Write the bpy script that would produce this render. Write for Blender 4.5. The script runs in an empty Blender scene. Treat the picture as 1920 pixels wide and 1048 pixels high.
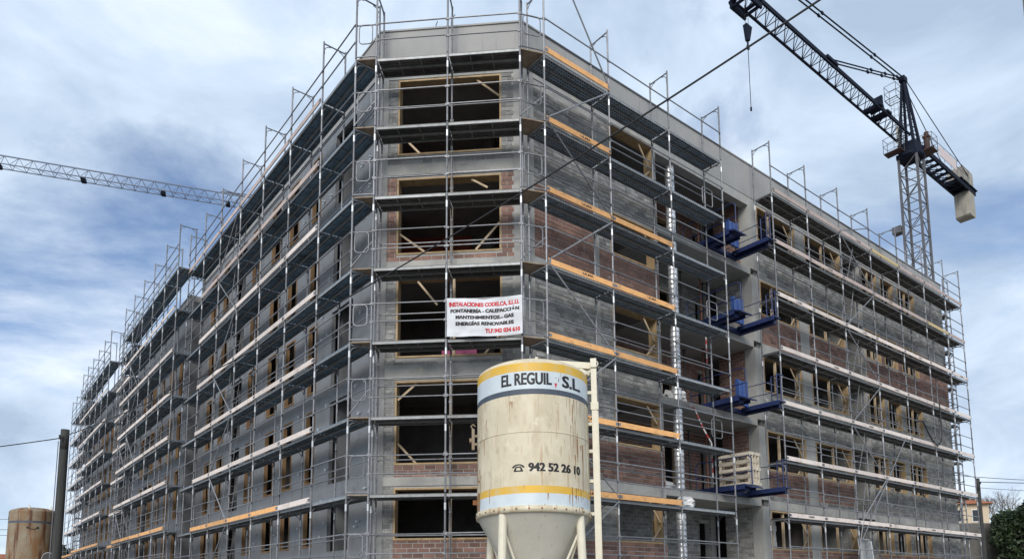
import bpy, bmesh, math, random
from mathutils import Matrix, Vector
import numpy as np
random.seed(7)
sc = bpy.context.scene
COL = sc.collection
R_ = math.radians

# ------------------------------------------------------------------ camera
EYE, FPX, PPY, PITCH, ROLL = 1.7, 1325.0, 939.07, R_(6.911), R_(-0.343)
cam = bpy.data.cameras.new('camera')
cam.sensor_width = 36.0
cam.lens = FPX / 1920 * 36
cam.shift_y = (PPY - 524) / 1920
cam.clip_start, cam.clip_end = 0.1, 3000
camo = bpy.data.objects.new('camera', cam)
COL.objects.link(camo)
_X, _U, _F = Vector((1, 0, 0)), Vector((0, -math.sin(PITCH), math.cos(PITCH))), Vector((0, math.cos(PITCH), math.sin(PITCH)))
_r = _X * math.cos(ROLL) + _U * math.sin(ROLL)
_u = -_X * math.sin(ROLL) + _U * math.cos(ROLL)
camo.matrix_world = Matrix((( _r.x, _u.x, -_F.x, 0), (_r.y, _u.y, -_F.y, 0), (_r.z, _u.z, -_F.z, EYE), (0, 0, 0, 1)))
sc.camera = camo

# ------------------------------------------------------------------ sky, sun, exposure
SUN_EL, SUN_AZ = 34.0, 192.0      # azimuth clockwise from +Y
w = bpy.data.worlds.new('World'); sc.world = w; w.use_nodes = True
N, L = w.node_tree.nodes, w.node_tree.links
N.clear()
def wn(t, **k):
    n = N.new(t)
    for a, v in k.items(): setattr(n, a, v)
    return n
sky = wn('ShaderNodeTexSky', sky_type='NISHITA', sun_disc=False)
sky.sun_elevation, sky.sun_rotation = R_(SUN_EL), R_(SUN_AZ)
sky.air_density, sky.dust_density, sky.ozone_density = 1.0, 0.6, 2.0
tc = wn('ShaderNodeTexCoord')
sep = wn('ShaderNodeSeparateXYZ'); L.new(tc.outputs['Generated'], sep.inputs[0])
def wm(op, a, b=None, c=None, clamp=False):
    n = wn('ShaderNodeMath', operation=op, use_clamp=clamp)
    for i, v in enumerate((a, b, c)):
        if v is None: continue
        if isinstance(v, (int, float)): n.inputs[i].default_value = v
        else: L.new(v, n.inputs[i])
    return n.outputs[0]
zc = wm('ADD', wm('MULTIPLY', wm('MAXIMUM', sep.outputs[2], 0.0), 0.8), 0.45)
cxy = wn('ShaderNodeCombineXYZ')
L.new(wm('DIVIDE', sep.outputs[0], zc), cxy.inputs[0]); L.new(wm('DIVIDE', sep.outputs[1], zc), cxy.inputs[1]); L.new(wm('MULTIPLY', sep.outputs[2], 1.6), cxy.inputs[2])
def wnoise(scale, detail, off, rough=0.55, dist=0.0):
    mp = wn('ShaderNodeMapping'); mp.inputs['Location'].default_value = off
    L.new(cxy.outputs[0], mp.inputs[0])
    n = wn('ShaderNodeTexNoise'); L.new(mp.outputs[0], n.inputs['Vector'])
    n.inputs['Scale'].default_value = scale; n.inputs['Detail'].default_value = detail
    n.inputs['Roughness'].default_value = rough; n.inputs['Distortion'].default_value = dist
    return n.outputs[0]
def ramp(v, pts):
    r = wn('ShaderNodeValToRGB'); L.new(v, r.inputs[0])
    e = r.color_ramp.elements
    while len(e) < len(pts): e.new(0.5)
    for q, (p, c) in zip(e, pts): q.position = p; q.color = (*c, 1)
    return r.outputs[0]
CLOUD_SEED = (0.6, -7.5, 0.0)
cover = ramp(wnoise(1.35, 11, CLOUD_SEED, 0.58, 0.3), [(0.36, (.1, .1, .1)), (0.48, (1, 1, 1))])
tone = ramp(wnoise(2.7, 12, (CLOUD_SEED[0]+4, CLOUD_SEED[1]-3, 1.5), 0.57, 0.4), [(0.34, (2.4, 3.05, 3.95)), (0.44, (3.0, 3.7, 4.65)), (0.54, (3.65, 4.35, 5.25)), (0.66, (4.8, 5.3, 5.95))])
mix = wn('ShaderNodeMix', data_type='RGBA')
skm = wn('ShaderNodeMix', data_type='RGBA', blend_type='MULTIPLY'); skm.inputs[0].default_value = 1.0
L.new(sky.outputs[0], skm.inputs[6]); skm.inputs[7].default_value = (0.72, 0.74, 0.80, 1)
L.new(cover, mix.inputs[0]); L.new(skm.outputs[2], mix.inputs[6]); L.new(tone, mix.inputs[7])
bg = wn('ShaderNodeBackground'); bg.inputs[1].default_value = 0.1
L.new(mix.outputs[2], bg.inputs[0])
wo = wn('ShaderNodeOutputWorld'); L.new(bg.outputs[0], wo.inputs[0])

sl = bpy.data.lights.new('sun', 'SUN'); sl.energy = 1.5; sl.angle = R_(32); sl.color = (1.0, 0.95, 0.87)
so = bpy.data.objects.new('sun', sl); COL.objects.link(so)
_a, _e = R_(SUN_AZ), R_(SUN_EL)
_d = Vector((math.sin(_a) * math.cos(_e), math.cos(_a) * math.cos(_e), math.sin(_e)))
so.rotation_euler = (-_d).to_track_quat('-Z', 'Y').to_euler(); so.location = (0, -20, 40)
sc.view_settings.view_transform = 'Standard'; sc.view_settings.look = 'None'
sc.view_settings.exposure = 0.95; sc.view_settings.gamma = 1.0
try: sc.view_settings.use_curve_mapping = False
except Exception: pass

# ------------------------------------------------------------------ materials
def mat(name, col, rough=0.7, metal=0.0, var=0.0, scale=3.0, col2=None, bump=0.0, bscale=None, spec=None, stretch=None, thr=(0.35, 0.65), island=0.0, layers=(), orand=0.0):
    """principled surface; col2 blended in by noise; layers = extra (colour, scale, lo, hi, stretch) stains."""
    m = bpy.data.materials.new(name); m.use_nodes = True
    nt = m.node_tree; n, l = nt.nodes, nt.links
    b = n['Principled BSDF']
    b.inputs['Roughness'].default_value = rough; b.inputs['Metallic'].default_value = metal
    if spec is not None: b.inputs['Specular IOR Level'].default_value = spec
    tcn = n.new('ShaderNodeTexCoord'); geo = n.new('ShaderNodeNewGeometry')
    def noise(s, st=None, det=6, seed=0.0):
        mp = n.new('ShaderNodeMapping'); l.new(geo.outputs['Position'], mp.inputs[0])
        mp.inputs['Location'].default_value = (seed, seed * 1.7, seed * .3)
        if st: mp.inputs['Scale'].default_value = st
        t = n.new('ShaderNodeTexNoise'); l.new(mp.outputs[0], t.inputs['Vector'])
        t.inputs['Scale'].default_value = s; t.inputs['Detail'].default_value = det; t.inputs['Roughness'].default_value = 0.62
        return t.outputs[0]
    def mask(v, lo, hi):
        r = n.new('ShaderNodeMapRange'); l.new(v, r.inputs[0])
        r.inputs[1].default_value, r.inputs[2].default_value = lo, hi
        return r.outputs[0]
    def mixc(f, a, c):
        x = n.new('ShaderNodeMix'); x.data_type = 'RGBA'
        l.new(f, x.inputs[0])
        for i, v in ((6, a), (7, c)):
            if isinstance(v, tuple): x.inputs[i].default_value = (*v, 1)
            else: l.new(v, x.inputs[i])
        return x.outputs[2]
    cur = tuple(col)
    if col2 is not None:
        cur = mixc(mask(noise(scale, stretch), *thr), cur, tuple(col2))
    for k, (lc, ls, lo, hi, st) in enumerate(layers):
        cur = mixc(mask(noise(ls, st, 8, 11.3 * (k + 1)), lo, hi), cur, tuple(lc))
    if island > 0 or var > 0:
        hsv = n.new('ShaderNodeHueSaturation')
        if isinstance(cur, tuple): hsv.inputs['Color'].default_value = (*cur, 1)
        else: l.new(cur, hsv.inputs['Color'])
        if island > 0:
            src = geo.outputs['Random Per Island']; amt = island
        else:
            src = noise(scale * 2.3, None, 5, 5.0); amt = var
        r = n.new('ShaderNodeMapRange'); l.new(src, r.inputs[0])
        if island > 0: r.inputs[1].default_value, r.inputs[2].default_value = 0, 1
        else: r.inputs[1].default_value, r.inputs[2].default_value = 0.25, 0.75
        r.inputs[3].default_value, r.inputs[4].default_value = 1 - amt, 1 + amt
        l.new(r.outputs[0], hsv.inputs['Value'])
        cur = hsv.outputs[0]
    if orand > 0:
        oi = n.new('ShaderNodeObjectInfo'); hv = n.new('ShaderNodeHueSaturation'); rr = n.new('ShaderNodeMapRange')
        l.new(oi.outputs['Random'], rr.inputs[0]); rr.inputs[3].default_value, rr.inputs[4].default_value = 1-orand, 1+orand
        l.new(rr.outputs[0], hv.inputs['Value'])
        if isinstance(cur, tuple): hv.inputs['Color'].default_value = (*cur, 1)
        else: l.new(cur, hv.inputs['Color'])
        cur = hv.outputs[0]
    if isinstance(cur, tuple): b.inputs['Base Color'].default_value = (*cur, 1)
    else: l.new(cur, b.inputs['Base Color'])
    if bump > 0:
        bn = n.new('ShaderNodeBump'); bn.inputs['Strength'].default_value = bump; bn.inputs['Distance'].default_value = 0.02
        l.new(noise(bscale or scale * 6, None, 8, 2.0), bn.inputs['Height']); l.new(bn.outputs[0], b.inputs['Normal'])
    return m

M = {}
M['steel'] = mat('galvanised_steel', (0.215, 0.22, 0.235), 0.55, 0.3, var=0.22, scale=4, orand=0.3, layers=[((0.13, 0.12, 0.11), 9, 0.56, 0.70, None), ((0.16, 0.085, 0.05), 6, 0.66, 0.74, None), ((0.42, 0.41, 0.39), 11, 0.68, 0.74, None)])
M['steel_bright'] = mat('bright_zinc', (0.55, 0.57, 0.59), 0.4, 0.4, var=0.15)
M['deckside'] = mat('deck_edge_steel', (0.27, 0.28, 0.285), 0.55, 0.3, orand=0.25, var=0.25, scale=3, layers=[((0.22, 0.20, 0.18), 5, 0.55, 0.72, (1, 1, 3))])
M['deckwood'] = mat('weathered_deck_board', (0.20, 0.17, 0.14), 0.8, 0, col2=(0.30, 0.27, 0.23), scale=5, bump=0.3)
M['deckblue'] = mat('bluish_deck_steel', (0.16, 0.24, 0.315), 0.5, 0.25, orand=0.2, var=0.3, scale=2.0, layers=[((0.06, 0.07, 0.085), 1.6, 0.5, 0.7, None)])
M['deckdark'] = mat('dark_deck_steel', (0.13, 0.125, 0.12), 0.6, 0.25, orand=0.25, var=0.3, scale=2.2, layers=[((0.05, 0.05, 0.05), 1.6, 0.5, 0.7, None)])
M['cornerwood'] = mat('corner_plywood', (0.22, 0.15, 0.10), 0.8, 0, col2=(0.33, 0.27, 0.2), scale=4)
M['toe_orange'] = mat('orange_toe_board', (0.78, 0.41, 0.155), 0.6, 0, var=0.15, orand=0.2, scale=2, layers=[((0.40, 0.24, 0.13), 3.5, 0.54, 0.72, (1, 1, 2.5)), ((0.55, 0.5, 0.45), 8, 0.68, 0.74, None)])
M['toe_pale'] = mat('pale_toe_board', (0.72, 0.63, 0.57), 0.65, 0, var=0.1, orand=0.12, scale=2, layers=[((0.45, 0.38, 0.33), 2.5, 0.55, 0.75, None)])
M['toe_pink'] = mat('pinkish_toe_board', (0.50, 0.40, 0.36), 0.7, 0, var=0.12, orand=0.12, scale=2, layers=[((0.33, 0.27, 0.24), 2.5, 0.5, 0.75, None)])
M['toe_yellow'] = mat('yellow_plank', (0.55, 0.43, 0.22), 0.7, 0, var=0.12, scale=3)
M['toe_grey'] = mat('steel_toe_board', (0.34, 0.37, 0.41), 0.45, 0.5, var=0.12, scale=2)
M['concrete'] = mat('fair_faced_concrete', (0.38, 0.375, 0.355), 0.85, 0, col2=(0.27, 0.27, 0.262), scale=0.9, bump=0.25, bscale=14, layers=[((0.40, 0.39, 0.36), 2.0, 0.55, 0.75, (3, 3, .5)), ((0.16, 0.16, 0.16), 1.3, 0.62, 0.82, (2.5, 2.5, .35))])
M['band'] = mat('rendered_band', (0.42, 0.41, 0.38), 0.88, 0, col2=(0.27, 0.268, 0.26), scale=1.2, bump=0.4, bscale=10, layers=[((0.42, 0.40, 0.31), 2.2, 0.6, 0.72, None), ((0.13, 0.13, 0.13), 2.4, 0.6, 0.78, (1, 1, 2))])
M['parapet'] = mat('smooth_parapet_concrete', (0.36, 0.35, 0.335), 0.8, 0, col2=(0.29, 0.29, 0.285), scale=0.7, bump=0.15, bscale=10, layers=[((0.24, 0.235, 0.23), 1.6, 0.58, 0.8, (4, 4, .25))])
M['mortar'] = mat('mortar', (0.45, 0.44, 0.42), 0.9, 0, col2=(0.30, 0.295, 0.285), scale=1.5, bump=0.4, bscale=18)
M['mortar_b'] = mat('brown_mortar', (0.46, 0.43, 0.40), 0.9, 0, col2=(0.32, 0.29, 0.27), scale=1.5, bump=0.4, bscale=18)
M['brick'] = mat('brown_brick', (0.27, 0.15, 0.115), 0.85, 0, col2=(0.19, 0.112, 0.09), scale=1.6, island=0.32, bump=0.4, bscale=30, orand=0.2, layers=[((0.33, 0.30, 0.28), 4.5, 0.62, 0.72, None)])
M['block'] = mat('grey_block', (0.27, 0.268, 0.257), 0.88, 0, col2=(0.19, 0.19, 0.185), scale=1.1, island=0.30, bump=0.4, bscale=25, layers=[((0.40, 0.39, 0.365), 3.2, 0.56, 0.66, (1, 1, 2.2)), ((0.13, 0.13, 0.13), 2.6, 0.62, 0.72, (2, 2, .8))])
M['plaster_shaded'] = mat('shaded_wing_plaster', (0.085, 0.086, 0.09), 0.5, 0, col2=(0.13, 0.132, 0.137), scale=2.0, bump=0.2, bscale=5, layers=[((0.06, 0.06, 0.062), 3.4, 0.56, 0.7, (1, 1, .4)), ((0.22, 0.215, 0.21), 2.2, 0.64, 0.76, None)])  # darker copy of the facade plaster; shade of the far wings in its colour
M['plaster'] = mat('dark_grey_plaster', (0.165, 0.167, 0.171), 0.42, 0, col2=(0.195, 0.199, 0.207), scale=2.2, bump=0.25, bscale=5, spec=0.6, layers=[((0.10, 0.10, 0.105), 3.4, 0.58, 0.72, (1, 1, .4)), ((0.30, 0.30, 0.31), 2.4, 0.63, 0.78, None)])
M['slab'] = mat('raw_shaded_slab', (0.17, 0.165, 0.16), 0.9, 0, var=0.2, scale=1)  # raw concrete with the indoor shade put into its colour, so openings read black
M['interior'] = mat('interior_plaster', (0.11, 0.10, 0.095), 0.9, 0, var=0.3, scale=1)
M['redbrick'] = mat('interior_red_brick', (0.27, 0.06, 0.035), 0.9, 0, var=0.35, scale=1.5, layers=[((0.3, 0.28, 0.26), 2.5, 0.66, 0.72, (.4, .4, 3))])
M['wood'] = mat('new_timber', (0.47, 0.34, 0.19), 0.75, 0, col2=(0.33, 0.225, 0.12), scale=4, stretch=(1, 1, .25), bump=0.15, layers=[((0.20, 0.13, 0.07), 6, 0.62, 0.74, (1, 1, .3))])
M['woodpale'] = mat('pale_timber', (0.58, 0.45, 0.30), 0.75, 0, col2=(0.43, 0.32, 0.2), scale=5)
M['wooddark'] = mat('brown_timber_lining', (0.27, 0.165, 0.08), 0.75, 0, col2=(0.17, 0.10, 0.05), scale=3, stretch=(1, 1, .3))
M['foil'] = mat('silver_foil_wrap', (0.84, 0.85, 0.87), 0.3, 0.6, var=0.3, scale=7, bump=1.0, bscale=12, layers=[((0.25, 0.25, 0.26), 8, 0.6, 0.7, (1, 1, 2))])
M['blue'] = mat('blue_painted_steel', (0.014, 0.027, 0.10), 0.55, 0.1, orand=.15, var=0.4, scale=4, layers=[((0.12, 0.11, 0.11), 5, 0.60, 0.74, None), ((0.10, 0.05, 0.03), 9, 0.66, 0.72, None)])
M['blue2'] = mat('bright_blue_sheet', (0.035, 0.08, 0.25), 0.45, 0.0, var=0.2, scale=3)
M['pallet'] = mat('pallet_wood', (0.52, 0.42, 0.30), 0.8, 0, col2=(0.36, 0.29, 0.21), scale=5, island=0.12)
M['palletpale'] = mat('new_pallet_wood', (0.54, 0.48, 0.39), 0.8, 0, orand=.15, var=0.2, scale=4)
M['propred'] = mat('red_prop_paint', (0.20, 0.06, 0.035), 0.6, 0.2, var=0.3, scale=6)
M['propdark'] = mat('dark_prop', (0.05, 0.045, 0.045), 0.6, 0.4)
M['tapewhite'] = mat('white_tape', (0.50, 0.48, 0.46), 0.6)
M['tapered'] = mat('red_tape', (0.36, 0.05, 0.04), 0.6)
M['plastic'] = mat('white_plastic', (0.62, 0.62, 0.61), 0.4, 0, var=0.1, scale=8)
M['black'] = mat('black_print', (0.012, 0.012, 0.014), 0.6)
M['navy'] = mat('navy_band', (0.06, 0.075, 0.10), 0.6, 0, var=0.2, scale=5)
M['redprint'] = mat('red_print', (0.55, 0.02, 0.03), 0.6)
M['banner'] = mat('white_banner_cloth', (0.64, 0.65, 0.68), 0.6, 0, var=0.08, scale=2, bump=0.5, bscale=3, layers=[((0.50, 0.49, 0.47), 2.5, 0.58, 0.75, (1, 1, 2))])
RUST, RUSTD = (0.26, 0.095, 0.03), (0.09, 0.04, 0.02)
def silo_layers(k):
    return [((0.47, 0.385, 0.25), 1.6, 0.48, 0.72, (2, 2, .6)), ((0.30, 0.235, 0.14), 3.2, 0.56, 0.86, (2.4, 2.4, .7)), ((0.36, 0.19, 0.08), 1.7, 0.58 - k, 0.72 - k, (5, 5, .35)), ((0.74, 0.69, 0.56), 2.4, 0.58, 0.74, None), (RUSTD, 6.0, 0.68 - k, 0.74 - k, (3, 3, .5))]
M['silo'] = mat('cream_silo_paint', (0.66, 0.585, 0.43), 0.55, 0, col2=(0.57, 0.50, 0.36), scale=1.6, layers=silo_layers(0.0), bump=0.1, bscale=6)
M['silo_cone'] = mat('grey_cream_cone', (0.55, 0.52, 0.44), 0.55, 0, col2=(0.47, 0.45, 0.38), scale=1.6, layers=[((0.30, 0.25, 0.17), 4, 0.60, 0.75, (3, 3, .5)), (RUST, 3.2, 0.70, 0.76, (4, 4, .5))])
M['silo_white'] = mat('pale_blue_band', (0.60, 0.66, 0.68), 0.5, 0, col2=(0.52, 0.58, 0.62), scale=3, layers=[((0.40, 0.36, 0.28), 6, 0.62, 0.74, (3, 3, .4)), (RUST, 4.5, 0.71, 0.75, (4, 4, .4))])
M['silo_yellow'] = mat('yellow_band', (0.72, 0.42, 0.02), 0.5, 0, col2=(0.66, 0.40, 0.06), scale=2, layers=[((0.60, 0.45, 0.20), 2.2, 0.5, 0.72, (2, 2, 1)), (RUST, 4.5, 0.69, 0.75, (4, 4, .4))])
M['silo_rusty'] = mat('rusty_silo_paint', (0.29, 0.25, 0.185), 0.7, 0, col2=(0.21, 0.145, 0.08), scale=1.2, layers=[((0.22, 0.11, 0.045), 1.5, 0.50, 0.64, (2, 2, .5)), ((0.10, 0.04, 0.018), 1.5, 0.51, 0.60, (2.4, 2.4, .2))])
M['rust_stain'] = mat('rust_stain', (0.36, 0.19, 0.08), 0.7, 0, col2=(0.20, 0.085, 0.035), scale=5, layers=[((0.50, 0.40, 0.25), 7, 0.52, 0.66, (3, 3, .5))])
M['rust'] = mat('rust', RUST, 0.8, 0, col2=(0.12, 0.05, 0.02), scale=8)
M['frame_cream'] = mat('cream_frame_paint', (0.68, 0.63, 0.50), 0.55, 0, var=0.08, scale=3, layers=[(RUST, 7, 0.67, 0.74, (1, 1, .5))])
M['crane'] = mat('dark_blue_crane_paint', (0.008, 0.012, 0.026), 0.75, 0.0, spec=0.2, var=0.2, scale=1)
M['mast'] = mat('grey_mast_paint', (0.10, 0.10, 0.108), 0.6, 0.0, var=0.25, scale=1.5)
M['platerust'] = mat('rusty_dark_plate', (0.07, 0.04, 0.035), 0.8, 0, var=0.3)
M['cranefar'] = mat('grey_blue_jib', (0.13, 0.16, 0.22), 0.6, 0.1)
M['ballast'] = mat('ballast_concrete', (0.34, 0.315, 0.265), 0.85, 0, var=0.15, scale=1, bump=.3, layers=[((0.22, 0.205, 0.175), 1.2, 0.5, 0.7, (2, 2, .4))])
M['sign'] = mat('pale_pink_sign', (0.62, 0.52, 0.50), 0.6)
M['cable'] = mat('black_cable', (0.015, 0.015, 0.017), 0.6)
M['polewood'] = mat('tarred_pole_wood', (0.032, 0.033, 0.032), 0.85, 0, col2=(0.055, 0.056, 0.052), scale=3, stretch=(6, 6, .4), bump=0.3)
M['postconc'] = mat('post_concrete', (0.27, 0.26, 0.245), 0.85, 0, var=0.1)
M['ground'] = mat('dusty_ground', (0.17, 0.155, 0.13), 0.95, 0, col2=(0.24, 0.22, 0.19), scale=0.4, bump=0.4, bscale=3)
M['asphalt'] = mat('asphalt', (0.05, 0.05, 0.052), 0.9, 0, var=0.2, scale=2, bump=0.3, bscale=40)
M['kerb'] = mat('kerb_concrete', (0.30, 0.29, 0.28), 0.85, 0, var=0.1)
M['roof'] = mat('orange_roof_tile', (0.36, 0.14, 0.07), 0.8, 0, island=0.2, col2=(0.28, 0.11, 0.06), scale=1)
M['cream'] = mat('cream_house_wall', (0.55, 0.45, 0.32), 0.8, 0, var=0.06)
M['white'] = mat('white_house_wall', (0.70, 0.69, 0.66), 0.8, 0, var=0.05)
M['ochre'] = mat('ochre_house_wall', (0.45, 0.27, 0.12), 0.8, 0, var=0.08)
M['glass'] = mat('dark_window_glass', (0.03, 0.035, 0.04), 0.15)
M['stonewall'] = mat('old_grey_wall', (0.10, 0.097, 0.09), 0.9, 0, col2=(0.16, 0.155, 0.14), scale=0.8, bump=0.5, bscale=4, layers=[((0.05, 0.055, 0.04), 0.9, 0.55, 0.7, (1, 1, .5))])
M['leaf'] = mat('dark_ivy_leaf', (0.014, 0.028, 0.009), 0.6, 0, island=0.5, col2=(0.028, 0.05, 0.014), scale=0.8)
M['leafdark'] = mat('conifer_leaf', (0.018, 0.032, 0.018), 0.6, 0, island=0.4)
M['bark'] = mat('pale_bare_bark', (0.20, 0.18, 0.165), 0.9, 0, var=0.2)
M['purple'] = mat('magenta_insulation', (0.28, 0.05, 0.14), 0.7, 0, var=0.3, scale=6)
# perforated underside of the steel planks: rows of stamped holes
def perforated():
    m = mat('perforated_steel_deck', (0.33, 0.40, 0.47), 0.5, 0.25, var=0.25, scale=1.8)
    nt = m.node_tree; n, l = nt.nodes, nt.links
    b = n['Principled BSDF']; src = b.inputs['Base Color'].links[0].from_socket
    t = n.new('ShaderNodeTexCoord'); mp = n.new('ShaderNodeMapping'); l.new(t.outputs['Object'], mp.inputs[0])
    mp.inputs['Scale'].default_value = (11, 11, 0)
    v = n.new('ShaderNodeTexVoronoi'); v.inputs['Randomness'].default_value = 0; v.inputs['Scale'].default_value = 1.0; l.new(mp.outputs[0], v.inputs['Vector'])
    r = n.new('ShaderNodeMapRange'); l.new(v.outputs['Distance'], r.inputs[0]); r.inputs[1].default_value, r.inputs[2].default_value = 0.22, 0.28
    x = n.new('ShaderNodeMix'); x.data_type = 'RGBA'; l.new(r.outputs[0], x.inputs[0]); x.inputs[6].default_value = (0.02, 0.022, 0.025, 1); l.new(src, x.inputs[7])
    l.new(x.outputs[2], b.inputs['Base Color'])
    return m
M['perf'] = perforated()

# ------------------------------------------------------------------ mesh helpers
class MB:
    def __init__(self): self.v, self.f, self.m, self.mi = [], [], [], 0
    def quad(self, a, b, c, d):
        i = len(self.v); self.v += [tuple(a), tuple(b), tuple(c), tuple(d)]; self.f.append((i, i+1, i+2, i+3)); self.m.append(self.mi)
    def poly(self, pts):
        i = len(self.v); self.v += [tuple(p) for p in pts]; self.f.append(tuple(range(i, i+len(pts)))); self.m.append(self.mi)
    def hull8(self, p, skip=()):
        i = len(self.v); self.v += [tuple(q) for q in p]
        for k, f in enumerate(((0,3,2,1), (4,5,6,7), (0,1,5,4), (1,2,6,5), (2,3,7,6), (3,0,4,7))):
            if k in skip: continue
            self.f.append(tuple(i+j for j in f)); self.m.append(self.mi)
    def box(self, x0, x1, y0, y1, z0, z1, skip=()):
        self.hull8([(x0,y0,z0),(x1,y0,z0),(x1,y1,z0),(x0,y1,z0),(x0,y0,z1),(x1,y0,z1),(x1,y1,z1),(x0,y1,z1)], skip)
    def tube(self, p, q, r, n=6, r2=None, caps=True):
        p, q = Vector(p), Vector(q); d = q - p
        if d.length < 1e-6: return
        d.normalize(); a = d.cross(Vector((0,0,1)) if abs(d.z) < .95 else Vector((1,0,0))).normalized(); b = d.cross(a)
        i = len(self.v); r2 = r if r2 is None else r2
        for c, rr in ((p, r), (q, r2)):
            for k in range(n):
                t = 2*math.pi*(k+.5)/n; self.v.append(tuple(c + a*(rr*math.cos(t)) + b*(rr*math.sin(t))))
        for k in range(n):
            k2 = (k+1) % n; self.f.append((i+k, i+n+k, i+n+k2, i+k2)); self.m.append(self.mi)
        if caps:
            self.f.append(tuple(i+k for k in range(n))); self.m.append(self.mi)
            self.f.append(tuple(i+n+k for k in reversed(range(n)))); self.m.append(self.mi)
    def path(self, pts, r, n=6):
        for a, b in zip(pts, pts[1:]): self.tube(a, b, r, n)
    def beam(self, p, q, wx, wz, up=(0,0,1)):
        p, q = Vector(p), Vector(q); d = (q-p).normalized(); u = Vector(up)
        a = d.cross(u)
        if a.length < 1e-3: a = d.cross(Vector((0,1,0)))
        a.normalize(); b = a.cross(d)
        a *= wx/2; b *= wz/2
        self.hull8([p-a-b, p+a-b, q+a-b, q-a-b, p-a+b, p+a+b, q+a+b, q-a+b])
    def lathe(self, prof, n=40, cx=0, cy=0, a0=0, a1=2*math.pi):
        i = len(self.v); full = abs(a1-a0-2*math.pi) < 1e-6; cols = n if full else n+1
        for r, z in prof:
            for k in range(cols):
                t = a0+(a1-a0)*k/n; self.v.append((cx+r*math.sin(t), cy-r*math.cos(t), z))
        for j in range(len(prof)-1):
            for k in range(n):
                k2 = (k+1) % cols
                self.f.append((i+j*cols+k, i+j*cols+k2, i+(j+1)*cols+k2, i+(j+1)*cols+k)); self.m.append(self.mi)
    def mesh(self, name, mats, smooth=False):
        me = bpy.data.meshes.new(name); me.from_pydata(self.v, [], self.f)
        for mm in (mats if isinstance(mats, (list, tuple)) else [mats]): me.materials.append(M[mm] if isinstance(mm, str) else mm)
        if any(self.m): me.polygons.foreach_set('material_index', self.m)
        if smooth: me.polygons.foreach_set('use_smooth', [True]*len(me.polygons))
        me.update(); return me

W = {}
def reg(o, parent, mw):
    W[o.name] = mw
    if parent is not None:
        o.parent = parent; o.matrix_basis = W[parent.name].inverted() @ mw
    else: o.matrix_basis = mw
    return o
def thing(name, label, cat, mw, group=None, mesh=None):
    o = bpy.data.objects.new(name, mesh); COL.objects.link(o)
    o['label'] = label; o['category'] = cat
    if group: o['group'] = group
    if mesh is None: o.empty_display_size = 0.3
    return reg(o, None, mw)
def part(name, mesh, parent, mw=None, kind=None, label=None):
    o = bpy.data.objects.new(name, mesh); COL.objects.link(o)
    if kind: o['kind'] = kind
    if label: o['label'] = label
    return reg(o, parent, W[parent.name] if mw is None else mw)
def struct(name, mesh, mw=None):
    o = bpy.data.objects.new(name, mesh); COL.objects.link(o); o['kind'] = 'structure'
    return reg(o, None, mw or Matrix())
T = Matrix.Translation
def RZ(a): return Matrix.Rotation(a, 4, 'Z')
def text_mesh(s, name, m, size, bold=0.0, sx=1.0, align='LEFT', heavy=0.0):
    c = bpy.data.curves.new(name, 'FONT'); c.body = s; c.size = size; c.offset = bold; c.align_x = align; c.resolution_u = 3
    o = bpy.data.objects.new(name + '_tmp', c); COL.objects.link(o)
    dg = bpy.context.evaluated_depsgraph_get(); dg.update()
    me = bpy.data.meshes.new_from_object(o.evaluated_get(dg)); me.name = name
    bpy.data.objects.remove(o); bpy.data.curves.remove(c)
    me.materials.clear(); me.materials.append(M[m])
    co = np.empty(len(me.vertices)*3, 'f'); me.vertices.foreach_get('co', co); co = co.reshape(-1, 3); co[:, 0] *= sx
    me.vertices.foreach_set('co', co.ravel()); me.update()
    if heavy:
        bm = bmesh.new(); bm.from_mesh(me)
        for dx in (-heavy, heavy):
            q = me.copy(); q.transform(Matrix.Translation((dx, 0, 0.0004*(1 if dx > 0 else -1)))); bm.from_mesh(q); bpy.data.meshes.remove(q)
        bm.to_mesh(me); bm.free()
    return me
def warp(me, fn):
    co = np.empty(len(me.vertices)*3, 'f'); me.vertices.foreach_get('co', co); co = co.reshape(-1, 3)
    co = np.array([fn(*c) for c in co], 'f'); me.vertices.foreach_set('co', co.ravel()); me.update()
def text_w(me):
    xs = [v.co.x for v in me.vertices]; return min(xs), max(xs)

# face frames: x along the facade towards the right, y inwards, z up; y = 0 is the outer scaffold plane
def D2(a): return Vector((math.sin(R_(a)), math.cos(R_(a))))
RD, LD, CD = D2(51.6), D2(-38.5), D2(95.1)
def frame(o, d): return T((o[0], o[1], 0)) @ RZ(math.atan2(d.y, d.x))
MR = frame((0.94, 17.55), RD); ML = frame((-4.2, 17.75), -LD); MC = frame((-1.67, 17.53), CD)
LV = [4.04 + 2*k for k in range(-2, 7)]            # deck heights; LV[2] is the lowest one in the picture
SOF = [1.85, 4.76, 7.70, 10.65, 13.45]             # floor slab tops

# ------------------------------------------------------------------ setting: ground, road, kerb
g = MB(); g.quad((-900,-300,0), (900,-300,0), (900,1500,0), (-900,1500,0)); struct('ground', g.mesh('ground', 'ground'))
g = MB(); g.box(-60, 60, -6, 9.5, -0.2, 0.006); struct('road', g.mesh('road', 'asphalt'))
g = MB()
for k in range(60): g.box(-60+2*k+.005, -58+2*k-.005, 9.5, 9.65, -.2, .13)
struct('kerb', g.mesh('kerb', 'kerb'))
g = MB(); g.box(-60, 60, 9.65, 11.6, -.2, .12); struct('pavement', g.mesh('pavement', 'kerb'))

# ------------------------------------------------------------------ the building
bld = thing('apartment_building', 'grey and brown brick apartment block under construction with a cut-off corner', 'building', T((0.345, 18.354, 0)))

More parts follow.
